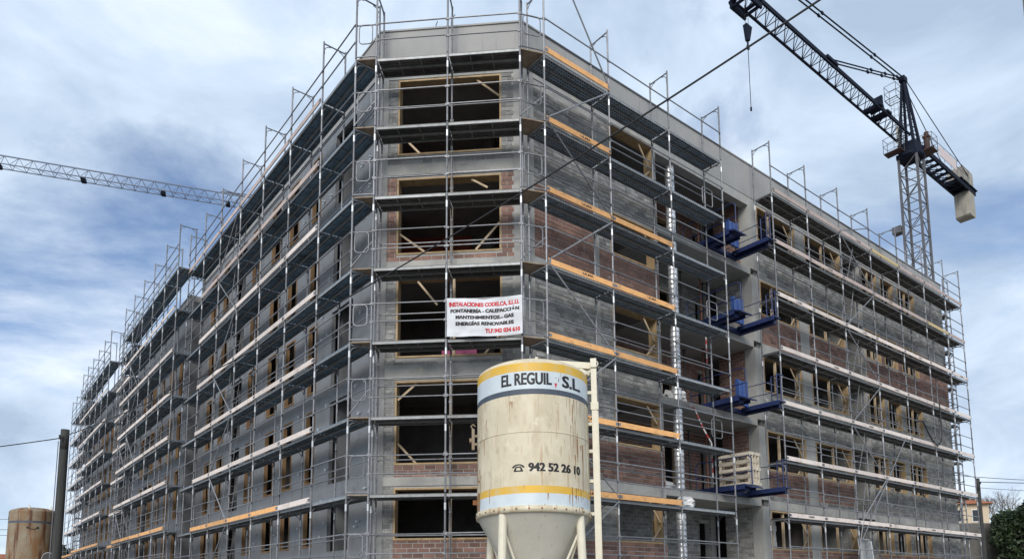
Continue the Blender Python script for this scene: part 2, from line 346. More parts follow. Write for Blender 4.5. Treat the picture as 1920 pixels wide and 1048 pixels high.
def solid_grid(x0, x1, z0, z1, ops):
    xs = sorted({x0, x1, *[min(max(v, x0), x1) for o in ops for v in o[:2]]}); zs = sorted({z0, z1, *[min(max(v, z0), z1) for o in ops for v in o[2:]]})
    def sol(i, j):
        if i < 0 or j < 0 or i >= len(xs)-1 or j >= len(zs)-1: return False
        cx, cz = (xs[i]+xs[i+1])/2, (zs[j]+zs[j+1])/2
        return not any(a < cx < b and c < cz < d for a, b, c, d in ops)
    return xs, zs, sol
def wall_mesh(name, x0, x1, z0, z1, ops, m, y0=1.0, th=0.3):
    xs, zs, sol = solid_grid(x0, x1, z0, z1, ops); b = MB(); y1 = y0+th
    for i in range(len(xs)-1):
        for j in range(len(zs)-1):
            if not sol(i, j): continue
            a, c, d, e = xs[i], xs[i+1], zs[j], zs[j+1]
            b.quad((a,y0,d),(c,y0,d),(c,y0,e),(a,y0,e)); b.quad((c,y1,d),(a,y1,d),(a,y1,e),(c,y1,e))
            if not sol(i-1,j): b.quad((a,y1,d),(a,y0,d),(a,y0,e),(a,y1,e))
            if not sol(i+1,j): b.quad((c,y0,d),(c,y1,d),(c,y1,e),(c,y0,e))
            if not sol(i,j-1): b.quad((a,y1,d),(c,y1,d),(c,y0,d),(a,y0,d))
            if not sol(i,j+1): b.quad((a,y0,e),(c,y0,e),(c,y1,e),(a,y1,e))
    return b.mesh(name, m)
BP, BH, JT = 0.30, 0.130, 0.021
brick_cache = {}
def brick_box(b, w, h, x, z, y, pr):
    b.hull8([(x,y-pr,z),(x+w,y-pr,z),(x+w,y+.01,z),(x,y+.01,z),(x,y-pr,z+h),(x+w,y-pr,z+h),(x+w,y+.01,z+h),(x,y+.01,z+h)], skip=(4,))
single_left = [300]
def bricks(wall, mw, rects, holes, m, y=1.0, singles=False, bp=BP, bh=BH):
    """real courses laid proud of the mortar bed; the best seen ones are parts of their own, the rest one joined part."""
    b = MB(); rnd = random.Random(len(rects)*17+int(rects[0][0]*10))
    for (x0, x1, z0, z1) in rects:
        r0, r1 = int(math.floor(z0/bh)), int(math.ceil(z1/bh))
        for r in range(r0, r1):
            za, zb = max(r*bh+JT/2, z0+.004), min((r+1)*bh-JT/2, z1-.004)
            if zb-za < .03: continue
            off = (r % 2)*bp/2
            c0, c1 = int(math.floor((x0-off)/bp)), int(math.ceil((x1-off)/bp))
            for c in range(c0, c1):
                segs = [(max(c*bp+off+JT/2, x0+.004), min((c+1)*bp+off-JT/2, x1-.004))]
                for (a, e, d, f) in holes:
                    if d < zb and f > za:
                        ns = []
                        for s, t in segs:
                            if e <= s or a >= t: ns.append((s, t)); continue
                            if a-.006 > s: ns.append((s, a-.006))
                            if e+.006 < t: ns.append((e+.006, t))
                        segs = ns
                for s, t in segs:
                    if t-s < .03: continue
                    pr = .012 + rnd.uniform(-.004, .005)
                    if singles and single_left[0] > 0:
                        single_left[0] -= 1
                        key = (round(t-s, 2), round(zb-za, 3), m)
                        if key not in brick_cache:
                            q = MB(); brick_box(q, t-s, zb-za, 0, 0, 0, .013); brick_cache[key] = q.mesh('brick', m)
                        part('brick', brick_cache[key], wall, mw @ T((s, y + rnd.uniform(-.004, .004), za)))
                    else: brick_box(b, t-s, zb-za, s, za, y, pr)
    if b.f: part('brickwork', b.mesh('brickwork', m), wall, mw, kind='stuff')

def boxpart(name, m, parent, mw, *bb, label=None):
    b = MB(); b.box(*bb); return part(name, b.mesh(name, m), parent, mw, label=label)

def window(mw, op, m='wood', y0=1.0, depth=0.3, braces=(), mull=None, t=.05):
    """timber lining of an opening, with the diagonal struts and posts that the joiners left in it."""
    x0, x1, z0, z1 = op; b = MB(); ya, yb = y0-.018, y0+depth+.01
    b.box(x0, x1, ya, yb, z1-t, z1); b.box(x0, x1, ya, yb, z0, z0+t)
    b.box(x0, x0+t, ya+.002, yb-.002, z0+t, z1-t); b.box(x1-t, x1, ya+.002, yb-.002, z0+t, z1-t)
    wd = part('window_lining', b.mesh('window_lining', m), bld, mw)
    for (a, c) in braces:
        q = MB(); q.beam((a[0], y0+.08, a[1]), (c[0], y0+.08, c[1]), .03, .055); part('strut', q.mesh('strut', 'woodpale'), wd, mw)
    if mull is not None:
        q = MB(); q.box(mull-.035, mull+.035, y0+.04, y0+.12, z0+t, z1-t); part('post', q.mesh('post', 'woodpale'), wd, mw)
    return wd

# --- cut-off corner (chamfer)
CX0, CX1 = -2.112, 1.930
cw = [(-1.60, 1.35, 13.8, 16.1), (-1.60, 1.34, 10.85, 13.1), (-1.58, 1.35, 7.9, 10.2), (-1.58, 1.35, 4.95, 7.25), (-1.58, 1.35, 2.94, 4.33)]
wl = part('wall', wall_mesh('wall', CX0, CX1, 0, 16.30, cw, 'mortar'), bld, MC)
PX = .24
bricks(wl, MC, [(CX0+PX, CX1-PX, 10.66, 13.15)], cw, 'brick', singles=True)
bricks(wl, MC, [(-1.58, 1.35, 4.62, 4.95), (-1.58, 1.35, 2.3, 2.94)], cw, 'brick')
bricks(wl, MC, [(CX0+PX, CX1-PX, 13.5, 16.25), (CX0+PX, CX1-PX, 7.7, 10.2), (CX0+PX, CX1-PX, 4.95, 7.3), (CX0+PX, -1.58, 4.6, 4.95), (1.35, CX1-PX, 4.6, 4.95), (CX0+PX, CX1-PX, 2.94, 4.4), (CX0+PX, -1.58, .3, 2.94), (1.35, CX1-PX, .3, 2.94), (-1.58, 1.35, .3, 2.3)], cw, 'block')
for a, b_ in ((CX0, CX0+PX), (CX1-PX, CX1)): boxpart('column', 'concrete', bld, MC, a+.002, b_, .975, 1.05, 0, 16.22)
for z0, z1 in ((13.15, 13.52), (10.22, 10.66), (7.30, 7.70), (4.38, 4.62)): boxpart('floor_band', 'band', bld, MC, CX0+PX+.003, CX1-PX-.003, .972, 1.06, z0, z1)
boxpart('lintel', 'band', bld, MC, CX0+PX+.003, CX1-PX-.003, .975, 1.06, 16.12, 16.5)
window(MC, cw[0], braces=[((.65,16.02),(1.28,15.5)), ((-1.5,14.45),(-.95,13.85))])
window(MC, cw[1], braces=[((-1.52,11.5),(-.82,10.95)), ((1.28,11.7),(.62,10.95)), ((.5,13.02),(.95,12.75))], mull=-.06)
window(MC, cw[2], braces=[((-1.0,10.1),(-.45,9.4)), ((1.28,8.5),(.85,7.95))], mull=.02)
window(MC, cw[3], braces=[((-1.52,6.75),(-1.0,7.2)), ((-1.5,5.55),(-1.0,5.0))], mull=-.06)
window(MC, cw[4], mull=-.06)
boxpart('insulation_stack', 'purple', bld, MC, -.45, .55, 1.75, 2.2, 7.72, 8.5)

# --- right facade, near part
SILL = [2.98, 5.88, 8.84, 11.8, 14.75]; HEAD = [4.40, 7.36, 10.2, 13.15, 16.1]
RX0, RX1 = .036, 5.72
rw = [(3.5, 5.60, s, h) for s, h in zip(SILL, HEAD)]
wr = part('wall', wall_mesh('wall', RX0, RX1, 0, 16.30, rw, 'mortar'), bld, MR)
bricks(wr, MR, [(RX0+.40, 2.75, 10.75, 12.95), (2.98, RX1, 10.66, 11.8)], rw, 'brick', singles=True)
bricks(wr, MR, [(RX0+.40, RX1, 4.75, 5.9), (RX0+.4, RX1, .3, 2.98)], rw, 'brick')
bricks(wr, MR, [(RX0+.40, 2.75, 13.45, 15.9), (2.98, RX1, 14.75, 16.12), (2.98, RX1, 11.8, 14.75), (2.98, RX1, 7.38, 8.84), (RX0+.4, 2.75, 12.97, 13.45), (RX0+.4, 2.75, 7.38, 10.3), (2.98, RX1, 8.84, 10.25), (RX0+.4, RX1, 5.9, 7.4), (RX0+.4, RX1, 2.98, 4.42)], rw, 'block')
boxpart('column', 'concrete', bld, MR, RX0+.003, RX0+.40, .976, 1.05, 0, 16.22)
boxpart('column', 'concrete', bld, MR, 2.75, 2.98, .98, 1.05, 7.8, 16.0)
for z0, z1 in ((13.17, 14.74), (10.22, 10.66), (7.38, 8.83), (4.42, 4.75)): z1-z0 > .6 or boxpart('floor_band', 'band', bld, MR, RX0+.403, RX1-.003, .978, 1.06, z0, z1)
boxpart('lintel', 'band', bld, MR, RX0+.403, RX1-.003, .977, 1.06, 16.12, 16.4)
for k, op in enumerate(rw):
    z0, z1 = op[2], op[3]
    window(MR, op, braces=[((5.0,z1-.08),(5.5,z1-.75)), ((5.5,z0+.5),(5.1,z0+.06))] if k in (0,2,4) else [((5.05,z1-.08),(5.5,z1-.6))], depth=.34)

# --- terrace recess of the right facade
TX0, TX1 = 5.72, 11.02
for k, z in enumerate(SOF): 
    b = MB(); b.box(TX0+.004, TX1-.004, 1.0, 3.25, z-.24, z); part('balcony_slab', b.mesh('balcony_slab', 'concrete'), bld, MR)
for k in range(5):
    z0 = SOF[k]; z1 = (SOF[k+1]-.24) if k < 4 else 16.2
    dk = 'brick' if k in (1, 2, 4) else 'block'
    ops = [(8.35, 9.15, z0-.01, z0+2.15), (10.55, 10.98, z0-.01, z0+2.2)]
    if k == 0: ops = [(7.6, 8.3, z0-.01, z0+2.2), (10.3, 10.9, z0-.01, z0+2.2)]
    tw = part('wall', wall_mesh('wall', TX0, TX1+.3, z0, z1, ops, 'mortar_b' if dk == 'brick' else 'mortar', 3.2, .2), bld, MR)
    bricks(tw, MR, [(TX0, TX1, z0+.01, z1-.01)], ops, dk, y=3.2)
    for o in ops[:1]:
        b = MB(); b.box(o[0], o[0]+.05, 3.17, 3.41, z0, o[3]-.06); b.box(o[1]-.05, o[1], 3.17, 3.41, z0, o[3]-.06); b.box(o[0], o[1], 3.17, 3.41, o[3]-.06, o[3]-.01)
        part('door_lining', b.mesh('door_lining', 'woodpale'), bld, MR)
    # return wall beside the concrete column (faces the recess)
    MS = MR @ T((TX1, 1.0, 0)) @ RZ(R_(90)) @ T((0, 0, 0))
    mw = MR @ T((TX1+.02, 0, 0)) @ RZ(R_(-90))          # local x = -y(facade), local y = facade x
    rw2 = part('wall', wall_mesh('wall', -2.55, -1.42, z0, z1, [], 'mortar_b', 0, .2), bld, mw)
    bricks(rw2, mw, [(-2.55, -1.42, z0+.01, z1-.01)], [], dk if k else 'block', y=0)
    # foil wrapped round column at the slab edge
    b = MB(); n = 15
    prof = []
    for q in range(n):
        za = z0+.02+(z1-z0-.03)*q/n; zb = z0+.02+(z1-z0-.03)*(q+1)/n
        prof += [(.142, za), (.162, za+(zb-za)*.25), (.158, za+(zb-za)*.85), (.138, zb)]
    b.lathe(prof, 16, 6.72, 1.22); part('foil_column', b.mesh('foil_column', 'foil', False), bld, MR)
for za, zb in zip([0]+SOF, [s-.24 for s in SOF]+[16.2]): 
    boxpart('column', 'concrete', bld, MR, TX1, TX1+.5, .97, 1.40, za+.001, zb)
    
# --- right facade, far part
FX0, FX1 = TX1+.5, 29.0
wx = [(11.58, 14.26), (15.04, 18.0), (19.9, 21.4), (21.78, 23.13), (23.6, 25.5)]
fw = [(a, c, s, h) for s, h in zip(SILL, HEAD) for a, c in wx]
rec = [(18.1, 19.78, z+.02, h) for z, h in zip(SOF, [4.5, 7.44, 10.38, 13.2, 16.18])]
wf = part('wall', wall_mesh('wall', FX0, FX1, 0, 16.30, fw+rec, 'mortar'), bld, MR)
colx = [(14.3, 14.98), (18.0, 18.1), (19.8, 19.88)]
bricks(wf, MR, [(FX0, 18.0, 10.66, 11.8), (19.9, FX1, 10.66, 13.15), (FX0, 18.0, 4.95, 5.88), (FX0, FX1, .4, 2.98)], fw+rec, 'brick')
bricks(wf, MR, [(FX0, 18.0, 11.8, 14.75), (FX0, 18.0, 7.38, 8.84), (19.85, 25.5, 13.17, 14.75), (19.85, 25.5, 7.38, 8.84), (FX0, FX1, 14.75, 16.12), (FX0, FX1, 8.84, 10.2), (FX0, FX1, 5.88, 7.36), (FX0, 18.0, 4.42, 4.95), (19.9, FX1, 4.76, 5.88), (FX0, FX1, 2.98, 4.4)], fw+rec, 'block')
bricks(wf, MR, [(25.5, FX1, 13.5, 14.7), (25.5, FX1, 7.72, 8.84)], [], 'block')
for z0, z1 in ((10.22, 10.66), (4.42, 4.76)): boxpart('floor_band', 'band', bld, MR, FX0+.003, 18.05, .977, 1.06, z0, z1); boxpart('floor_band', 'band', bld, MR, 19.85, FX1-.003, .977, 1.06, z0, z1)
boxpart('lintel', 'band', bld, MR, FX0+.003, FX1-.003, .976, 1.06, 16.2, 16.5)
for a, c in colx[:1]:
    for z0, z1 in ((10.67, 13.16), (4.77, 7.37), (1.5, 4.41), (8.83, 10.21), (14.73, 16.19)): boxpart('column', 'concrete', bld, MR, a, c, .972, 1.05, z0, z1)
for k in range(5):
    for j, (a, c) in enumerate(wx):
        z0, z1 = SILL[k], HEAD[k]
        window(MR, (a, c, z0, z1), braces=[((c-.7,z1-.06),(c-.1,z1-.75)), ((c-.12,z0+.5),(c-.5,z0+.06))] if j < 2 else [((c-.12,z0+.5),(c-.4,z0+.06))], mull=(a+c)/2 if j in (1, 2, 4) else (a+.9 if j == 0 else None), depth=.2)
    z0 = SOF[k]; z1 = (SOF[k+1]-.24) if k < 4 else 16.2
    rb = part('wall', wall_mesh('wall', 17.9, 20.0, z0, z1, [], 'mortar', 2.4, .15), bld, MR)
    bricks(rb, MR, [(17.9, 20.0, z0+.01, z1-.01)], [], 'brick' if k == 3 else 'block', y=2.4)
    b = MB(); b.box(17.95, 18.1, 1.31, 2.4, z0, z1); b.box(19.78, 19.93, 1.31, 2.4, z0, z1); part('return_wall', b.mesh('return_wall', 'block'), bld, MR)
# end wall of the right wing
mw = MR @ T((FX1, 0, 0)) @ RZ(R_(90))
part('wall', wall_mesh('wall', 1.0, 13.0, 0, 17.6, [], 'block', 0, .3), bld, MR @ T((FX1, 0, 0)) @ RZ(R_(90)) )

# --- left facade
LZ = [(2.95, 4.3), (4.96, 7.3), (7.88, 10.15), (10.85, 13.1), (13.78, 16.0)]
def left_wall(s0, s1, y0, top, wins, recs, ground_ops=(), last=5, m='plaster'):
    ops = []
    for a, c in recs: ops += [(-c, -a, z0-.18, z1) for z0, z1 in LZ[:last]]
    wo_ = [(-c, -a, z0, z1) for z0, z1 in LZ[:last] for a, c in wins]
    wlp = part('wall', wall_mesh('wall', -s1, -s0, 0, top, ops+wo_+list(ground_ops), m if s0 < 10 else 'plaster_shaded', y0, .12), bld, ML)
    for o in wo_: window(ML, o, 'wooddark', y0, .10)
    return wlp, ops
def recess_back(s0, s1, y0, far=True):
    for k in range(5):
        z0 = SOF[k]; z1 = (SOF[k+1]-.24) if k < 4 else 16.2
        b = MB(); b.box(-s1, -s0, y0+.02, y0+1.6, z0-.24, z0); part('balcony_slab', b.mesh('balcony_slab', 'plaster'), bld, ML)
        b = MB(); b.box(-s1-.15, -s1, y0+.321, y0+1.5, z0, z1); part('return_wall', b.mesh('return_wall', 'plaster'), bld, ML)
        b = MB(); b.box(-s1, -s0, y0+1.5, y0+1.6, z0, z1) ; part('recess_wall', b.mesh('recess_wall', 'interior'), bld, ML)
wlA, _ = left_wall(.437, 18.6, 1.0, 16.30, [(4.5, 5.2), (6.37, 7.2), (8.1, 9.0), (10.35, 11.2), (14.2, 15.0), (16.1, 16.9)], [(1.95, 3.4), (12.0, 13.3)])
recess_back(1.95, 3.4, 1.0); recess_back(12.0, 13.3, 1.0)
gop = [(-29.0, -20.0, 0.3, 2.4)]
left_wall(18.6, 30.0, .45, 15.35, [(19.0, 19.9), (21.0, 21.8), (22.8, 23.6), (24.8, 25.6), (27.0, 27.9)], [(25.9, 26.8)], gop, 4)
left_wall(30.0, 35.0, 1.0, 15.35, [(30.8, 31.6), (32.8, 33.6)], [], (), 4)
left_wall(35.0, 47.0, .45, 15.35, [(35.5, 36.4), (37.5, 38.3), (39.5, 40.3), (41.5, 42.3), (43.5, 44.3), (45.4, 46.2)], [], (), 4)
left_wall(47.0, 55.0, 1.0, 15.35, [(48, 48.9), (50, 50.9), (52, 52.9)], [], (), 4)
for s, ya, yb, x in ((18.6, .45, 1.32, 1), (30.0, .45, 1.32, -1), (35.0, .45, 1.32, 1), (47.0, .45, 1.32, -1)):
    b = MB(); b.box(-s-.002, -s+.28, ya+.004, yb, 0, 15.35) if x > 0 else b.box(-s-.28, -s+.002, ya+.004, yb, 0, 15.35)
    part('wing_column', b.mesh('wing_column', 'plaster_shaded'), bld, ML)
# end wall of the left wing
part('wall', wall_mesh('wall', -13, -1.0, 0, 15.35, [], 'plaster', 0, .3), bld, ML @ T((-55.0, 0, 0)) @ RZ(R_(-90)))
# small galvanised wall ties on the dark plaster
q = MB(); q.box(-.12, .12, -.012, 0, -.02, .02); q.box(.07, .12, -.09, 0, -.02, .02); tie = q.mesh('wall_tie', 'steel_bright')
rt = random.Random(5)
for k, (z0, z1) in enumerate(LZ):
    for s in (.9, 1.5, 3.7, 4.15, 5.75, 7.65, 9.6):
        for z in (z0-.55, z0+.35, z1-.7):
            if rt.random() < .7: part('wall_tie', tie, wlA, ML @ T((-s+rt.uniform(-.15,.15), 1.0, z+rt.uniform(-.1,.1))))

# --- slabs, partitions, roof, parapet
def fpt(m, x, y): v = m @ Vector((x, y, 0)); return (v.x, v.y)
foot = [fpt(MC, CX0+.05, 1.06), fpt(MC, CX1-.05, 1.06), fpt(MR, 5.6, 1.06), fpt(MR, 5.8, 3.26), fpt(MR, 11.1, 3.26), fpt(MR, 11.3, 1.06), fpt(MR, 28.9, 1.06), fpt(MR, 28.9, 12.8), fpt(MR, 14, 12.8), fpt(ML, -14, 12.8), fpt(ML, -54.9, 12.8), fpt(ML, -54.9, 1.06), fpt(ML, -13.4, 1.06), fpt(ML, -13.4, 2.5), fpt(ML, -11.9, 2.5), fpt(ML, -11.9, 1.06), fpt(ML, -3.45, 1.06), fpt(ML, -3.45, 2.5), fpt(ML, -1.9, 2.5), fpt(ML, -1.9, 1.06)]
foot2 = [fpt(MC, CX0+.02, 1.03), fpt(MC, CX1-.02, 1.03), fpt(MR, 28.97, 1.03), fpt(MR, 28.97, 12.9), fpt(MR, 14, 12.9), fpt(ML, -14, 12.9), fpt(ML, -18.57, 12.9), fpt(ML, -18.57, 1.03)]
foot3 = [fpt(ML, -18.59, 1.1), fpt(ML, -18.59, 12.9), fpt(ML, -55, 12.9), fpt(ML, -55, 1.1)]
def prism(name, pts, z0, z1, m):
    bm = bmesh.new(); vs = [bm.verts.new((x, y, z0)) for x, y in pts]; f = bm.faces.new(vs)
    if f.normal.z > 0: f.normal_flip()
    r = bmesh.ops.extrude_face_region(bm, geom=[f])
    for v in r['geom']:
        if isinstance(v, bmesh.types.BMVert): v.co.z = z1
    bmesh.ops.recalc_face_normals(bm, faces=bm.faces)
    bmesh.ops.triangulate(bm, faces=[q for q in bm.faces if len(q.verts) > 4])
    me = bpy.data.meshes.new(name); bm.to_mesh(me); bm.free(); me.materials.append(M[m]); return me
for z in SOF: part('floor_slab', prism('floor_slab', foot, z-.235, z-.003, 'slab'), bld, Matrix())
part('roof_slab', prism('roof_slab', foot2, 16.21, 16.5, 'slab'), bld, Matrix())
part('roof_slab', prism('roof_slab', foot3, 14.9, 15.3, 'concrete'), bld, Matrix())
# parapet: beam and upstand running round the top
def parapet(mw, x0, x1, y0=.97, z0=16.30, z1=17.62, cap=True):
    b = MB(); b.box(x0, x1, y0, 1.25, z0, z1); p = part('parapet', b.mesh('parapet', 'parapet'), bld, mw)
    if cap:
        b = MB(); b.box(x0-.01, x1+.01, y0-.03, 1.3, z1+.001, z1+.05); part('coping', b.mesh('coping', 'parapet'), p, mw)
parapet(MC, CX0-.02, CX1+.02)
parapet(MR, RX0-.0, 29.05); parapet(ML, -18.6, -.437)
boxpart('edge_beam', 'concrete', bld, MR, TX0-.1, TX1+.4, .985, 1.30, 15.95, 16.299)
for a, c, y in ((-30.0, -18.6, .42), (-47, -35, .42)): parapet(ML, a, c, y, 15.36, 15.75, False)
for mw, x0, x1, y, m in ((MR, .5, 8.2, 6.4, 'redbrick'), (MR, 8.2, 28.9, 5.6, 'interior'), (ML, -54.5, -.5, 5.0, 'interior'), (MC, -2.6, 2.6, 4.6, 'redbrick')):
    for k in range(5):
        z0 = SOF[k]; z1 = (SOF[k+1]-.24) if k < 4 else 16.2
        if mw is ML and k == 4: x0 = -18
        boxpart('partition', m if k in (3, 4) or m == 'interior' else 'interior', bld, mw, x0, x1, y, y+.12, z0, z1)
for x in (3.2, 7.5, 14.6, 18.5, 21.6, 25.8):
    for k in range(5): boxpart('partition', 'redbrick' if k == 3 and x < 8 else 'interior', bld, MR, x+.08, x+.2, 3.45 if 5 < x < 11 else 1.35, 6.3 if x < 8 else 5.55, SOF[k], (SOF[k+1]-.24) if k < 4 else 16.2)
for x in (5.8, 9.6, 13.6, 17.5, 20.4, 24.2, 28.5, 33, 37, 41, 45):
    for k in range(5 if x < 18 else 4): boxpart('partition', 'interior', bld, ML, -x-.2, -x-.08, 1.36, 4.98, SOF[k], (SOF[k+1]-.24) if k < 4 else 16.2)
q = MB(); q.path([(-.55, 1.1, 17.6), (-.55, 1.1, 17.85), (-.5, 1.08, 17.95)], .012, 5); q.path([(-.1, 1.1, 17.6), (-.1, 1.1, 18.0), (.02, 1.05, 18.1)], .012, 5)
part('rebar', q.mesh('rebar', 'propdark'), bld, MC)

# ------------------------------------------------------------------ scaffolds
SC = {}
JR = random.Random(21)
def cached(key, fn):
    if key not in SC: SC[key] = fn()
    return SC[key]
PR = .0265
def frame_mesh():
    b = MB()
    for y in (0, .7):
        b.tube((0,y,.02), (0,y,1.99), PR, 8)
        for z in (.52, 1.02): b.box(-.045, .045, y-.012, y+.012, z-.03, z+.03)
    b.tube((0,0,1.93), (0,.7,1.93), .022, 6)
    for y0, s in ((0, 1), (.7, -1)):
        pts = [(0, y0+s*(.02+.19*(1-math.cos(t))), 1.72+.20*math.sin(t)) for t in [q*math.pi/2/5 for q in range(6)]]
        b.path([(0, y0, 1.60)] + [(0, y0+s*.03, 1.62)] + [(0, p[1], p[2]-.03) for p in pts], .012, 5)
    return b.mesh('frame', 'steel', False)
def coupler_mesh():
    b = MB()
    b.tube((0,0,-.42), (0,0,-.24), PR+.004, 8)
    return b.mesh('sleeve', 'steel_bright')
def plank_mesh(Ln, um, wdt=.325):
    b = MB(); x0, x1 = .03, Ln-.03
    b.mi = 0; b.box(x0, x1, 0, wdt, -.02, -.002)
    b.mi = 1
    b.box(x0, x1, 0, .004, -.085, -.021); b.box(x0, x1, wdt-.004, wdt, -.085, -.021)
    b.box(x0, x1, .004, .03, -.085, -.080); b.box(x0, x1, wdt-.03, wdt-.004, -.085, -.080)
    b.mi = 0
    for k in range(1, 3): b.box(x0, x1, wdt*k/3-.012, wdt*k/3+.012, -.045, -.0205)
    b.mi = 1
    for k in range(1, int(Ln/.6)): b.box(k*.6-.012, k*.6+.012, .03, wdt-.03, -.06, -.0455)
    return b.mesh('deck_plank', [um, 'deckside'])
def rail_mesh(Ln):
    b = MB(); b.tube((.02,0,0), (Ln-.02,0,0), .019, 6); b.box(.0, .06, -.012, .012, -.035, .02); b.box(Ln-.06, Ln, -.012, .012, -.035, .02)
    return b.mesh('guard_rail', 'steel')
def toe_mesh(Ln, m):
    b = MB(); b.box(.02, Ln-.02, -.062, -.034, .002, .152); b.mi = 1
    b.box(.02, .10, -.066, -.03, .03, .12); b.box(Ln-.10, Ln-.02, -.066, -.03, .03, .12)
    return b.mesh('toe_board', [m, 'steel'])
ulma = text_mesh('ULMA', 'maker_mark', 'black', .10, .004, 1.5, 'CENTER')
ulma.transform(Matrix.Rotation(math.pi/2, 4, 'X'))
def loop_mesh(wd, h):
    r = .1; b = MB(); pts = []
    for cx_, cz_, a0 in ((wd-r, h-r, 0), (r, h-r, 90), (r, r, 180), (wd-r, r, 270)):
        for q in range(5): a = R_(a0+q*22.5); pts.append((cx_+r*math.cos(a), 0, cz_+r*math.sin(a)))
    b.path(pts+[pts[0]], .016, 6); return b.mesh('gate_loop', 'steel')
def ladder_mesh(p, q, wd=.36):
    b = MB(); p, q = Vector(p), Vector(q)
    for s in (-wd/2, wd/2): b.tube(p+Vector((0,s,0)), q+Vector((0,s,0)), .016, 5)
    n = int((q-p).length/.3)
    for k in range(1, n):
        c = p.lerp(q, k/n); b.tube(c+Vector((0,-wd/2,0)), c+Vector((0,wd/2,0)), .011, 4)
    return b.mesh('ladder', 'steel')
def scaffold(label, mw, xs, lo=-1, hi=6, dz=0.0, base=True, deck=None, toe=None, rails=None, braces=(), under='deckdark', nodeck=(), inner=True, topframe=None, marks=0, stubs=True, group='tube scaffolds round the building'):
    """xs = pole positions along the facade; level k has its deck at 4.04 + 2k (+dz)."""
    t = thing('scaffold', label, 'scaffolding', mw @ T((xs[0], 0, 0)), group)
    fm, cm = cached('frame', frame_mesh), cached('sleeve', coupler_mesh)
    zk = lambda k: 4.04 + 2*k + dz
    for i, x in enumerate(xs):
        for k in range(lo, hi+1):
            if topframe is not None and k == hi and i not in topframe: continue
            part('frame', fm, t, mw @ T((x, 0, zk(k))))
            if k > lo:
                for y in (0, .7): part('sleeve', cm, t, mw @ T((x, y, zk(k))))
        if base:
            zb = zk(lo)
            q = MB(); q.tube((0,0,.02), (0,0,zb+.02), PR, 8); q.box(-.07, .07, -.07, .07, 0.001, .02)
            bj = cached(('base', round(zb, 2)), lambda: q.mesh('base_jack', 'steel'))
            for y in (0, .7): part('base_jack', bj, t, mw @ T((x, y, 0)))
    for i in range(len(xs)-1):
        Ln = round(xs[i+1]-xs[i], 2)
        for k in range(lo, hi+1):
            if (i, k) in nodeck: continue
            z = zk(k)
            um = under(i, k) if callable(under) else under
            pm = cached(('plank', Ln, um), lambda: plank_mesh(Ln, um))
            for y in (.02, .355): part('deck_plank', pm, t, mw @ T((xs[i]+JR.uniform(-.012,.012), y+JR.uniform(-.004,.004), z+JR.uniform(-.006,.006))) @ Matrix.Rotation(JR.uniform(-.003,.003), 4, 'Y'))
            tm = toe(i, k) if toe else None
            if tm:
                tb = part('toe_board', cached(('toe', Ln, tm), lambda: toe_mesh(Ln, tm)), t, mw @ T((xs[i], JR.uniform(-.006,.0), z+JR.uniform(0,.012))) @ Matrix.Rotation(JR.uniform(-.005,.005), 4, 'Y'))
                if marks and (k + i) % marks == 0 or marks == 1: part('maker_mark', ulma, tb, mw @ T((xs[i]+Ln*.58, -.0645, z+.05)))
            hs = rails(i, k) if rails else (.5, 1.0)
            rm = cached(('rail', Ln), lambda: rail_mesh(Ln))
            for h in hs: part('guard_rail', rm, t, mw @ T((xs[i], -.03, z+h+JR.uniform(-.02,.02))) @ Matrix.Rotation(JR.uniform(-.009,.009), 4, 'Y'))
            if inner and k < hi: part('guard_rail', rm, t, mw @ T((xs[i], .73, z+1.0)))
    for (a, c) in braces:
        q = MB(); q.tube((a[0]-xs[0], -.05, a[1]+dz), (c[0]-xs[0], -.05, c[1]+dz), .022, 6)
        part('brace', q.mesh('brace', 'steel'), t, mw @ T((xs[0], 0, 0)))
    return t
ZK = lambda k: 4.04 + 2*k
# corner scaffold
scC = scaffold('two bay scaffold across the cut-off corner with bare grey decks and a hanging banner', MC, [-1.97, 0.0, 1.96], toe=None, inner=True, under='deckdark')
# corner decks that close the gaps to the side facades, and the rounded gates above them
def corner(p0o, p0i, p1o, p1i, tag_):
    for k in range(-1, 7):
        z = ZK(k)
        q = MB(); pts = [p0o, p1o, p1i, p0i]
        q.hull8([(*p, z-.03) for p in pts] + [(*p, z-.001) for p in pts]); part('corner_deck', q.mesh('corner_deck', 'cornerwood'), scC, Matrix())
        q = MB()
        a, c = Vector((*p0o, z+1.0)), Vector((*p1o, z+1.0)); q.tube(a, c, .019, 6); part('guard_rail', q.mesh('guard_rail', 'steel'), scC, Matrix())
        q = MB()
        a, c = Vector((*p0i, z+.95)), Vector((*p1i, z+.95))
        q.tube((*p0o, z+.06), (*p1o, z+.75 if k % 2 else z+.06), .018, 6); part('brace', q.mesh('brace', 'steel'), scC, Matrix())
        d = Vector((p1o[0]-p0o[0], p1o[1]-p0o[1], 0)); Ln = d.length
        mw = T((p0o[0], p0o[1], z+.42)) @ RZ(math.atan2(d.y, d.x)) @ T((.09, -.03, 0))
        part('gate_loop', cached(('loop', round(Ln, 2)), lambda: loop_mesh(Ln-.2, .56)), scC, mw)
corner(fpt(ML, 0, 0), fpt(ML, 0, .7), fpt(MC, -1.97, 0), fpt(MC, -1.97, .7), 'l')
corner(fpt(MC, 1.96, 0), fpt(MC, 1.96, .7), fpt(MR, 0, 0), fpt(MR, 0, .7), 'r')

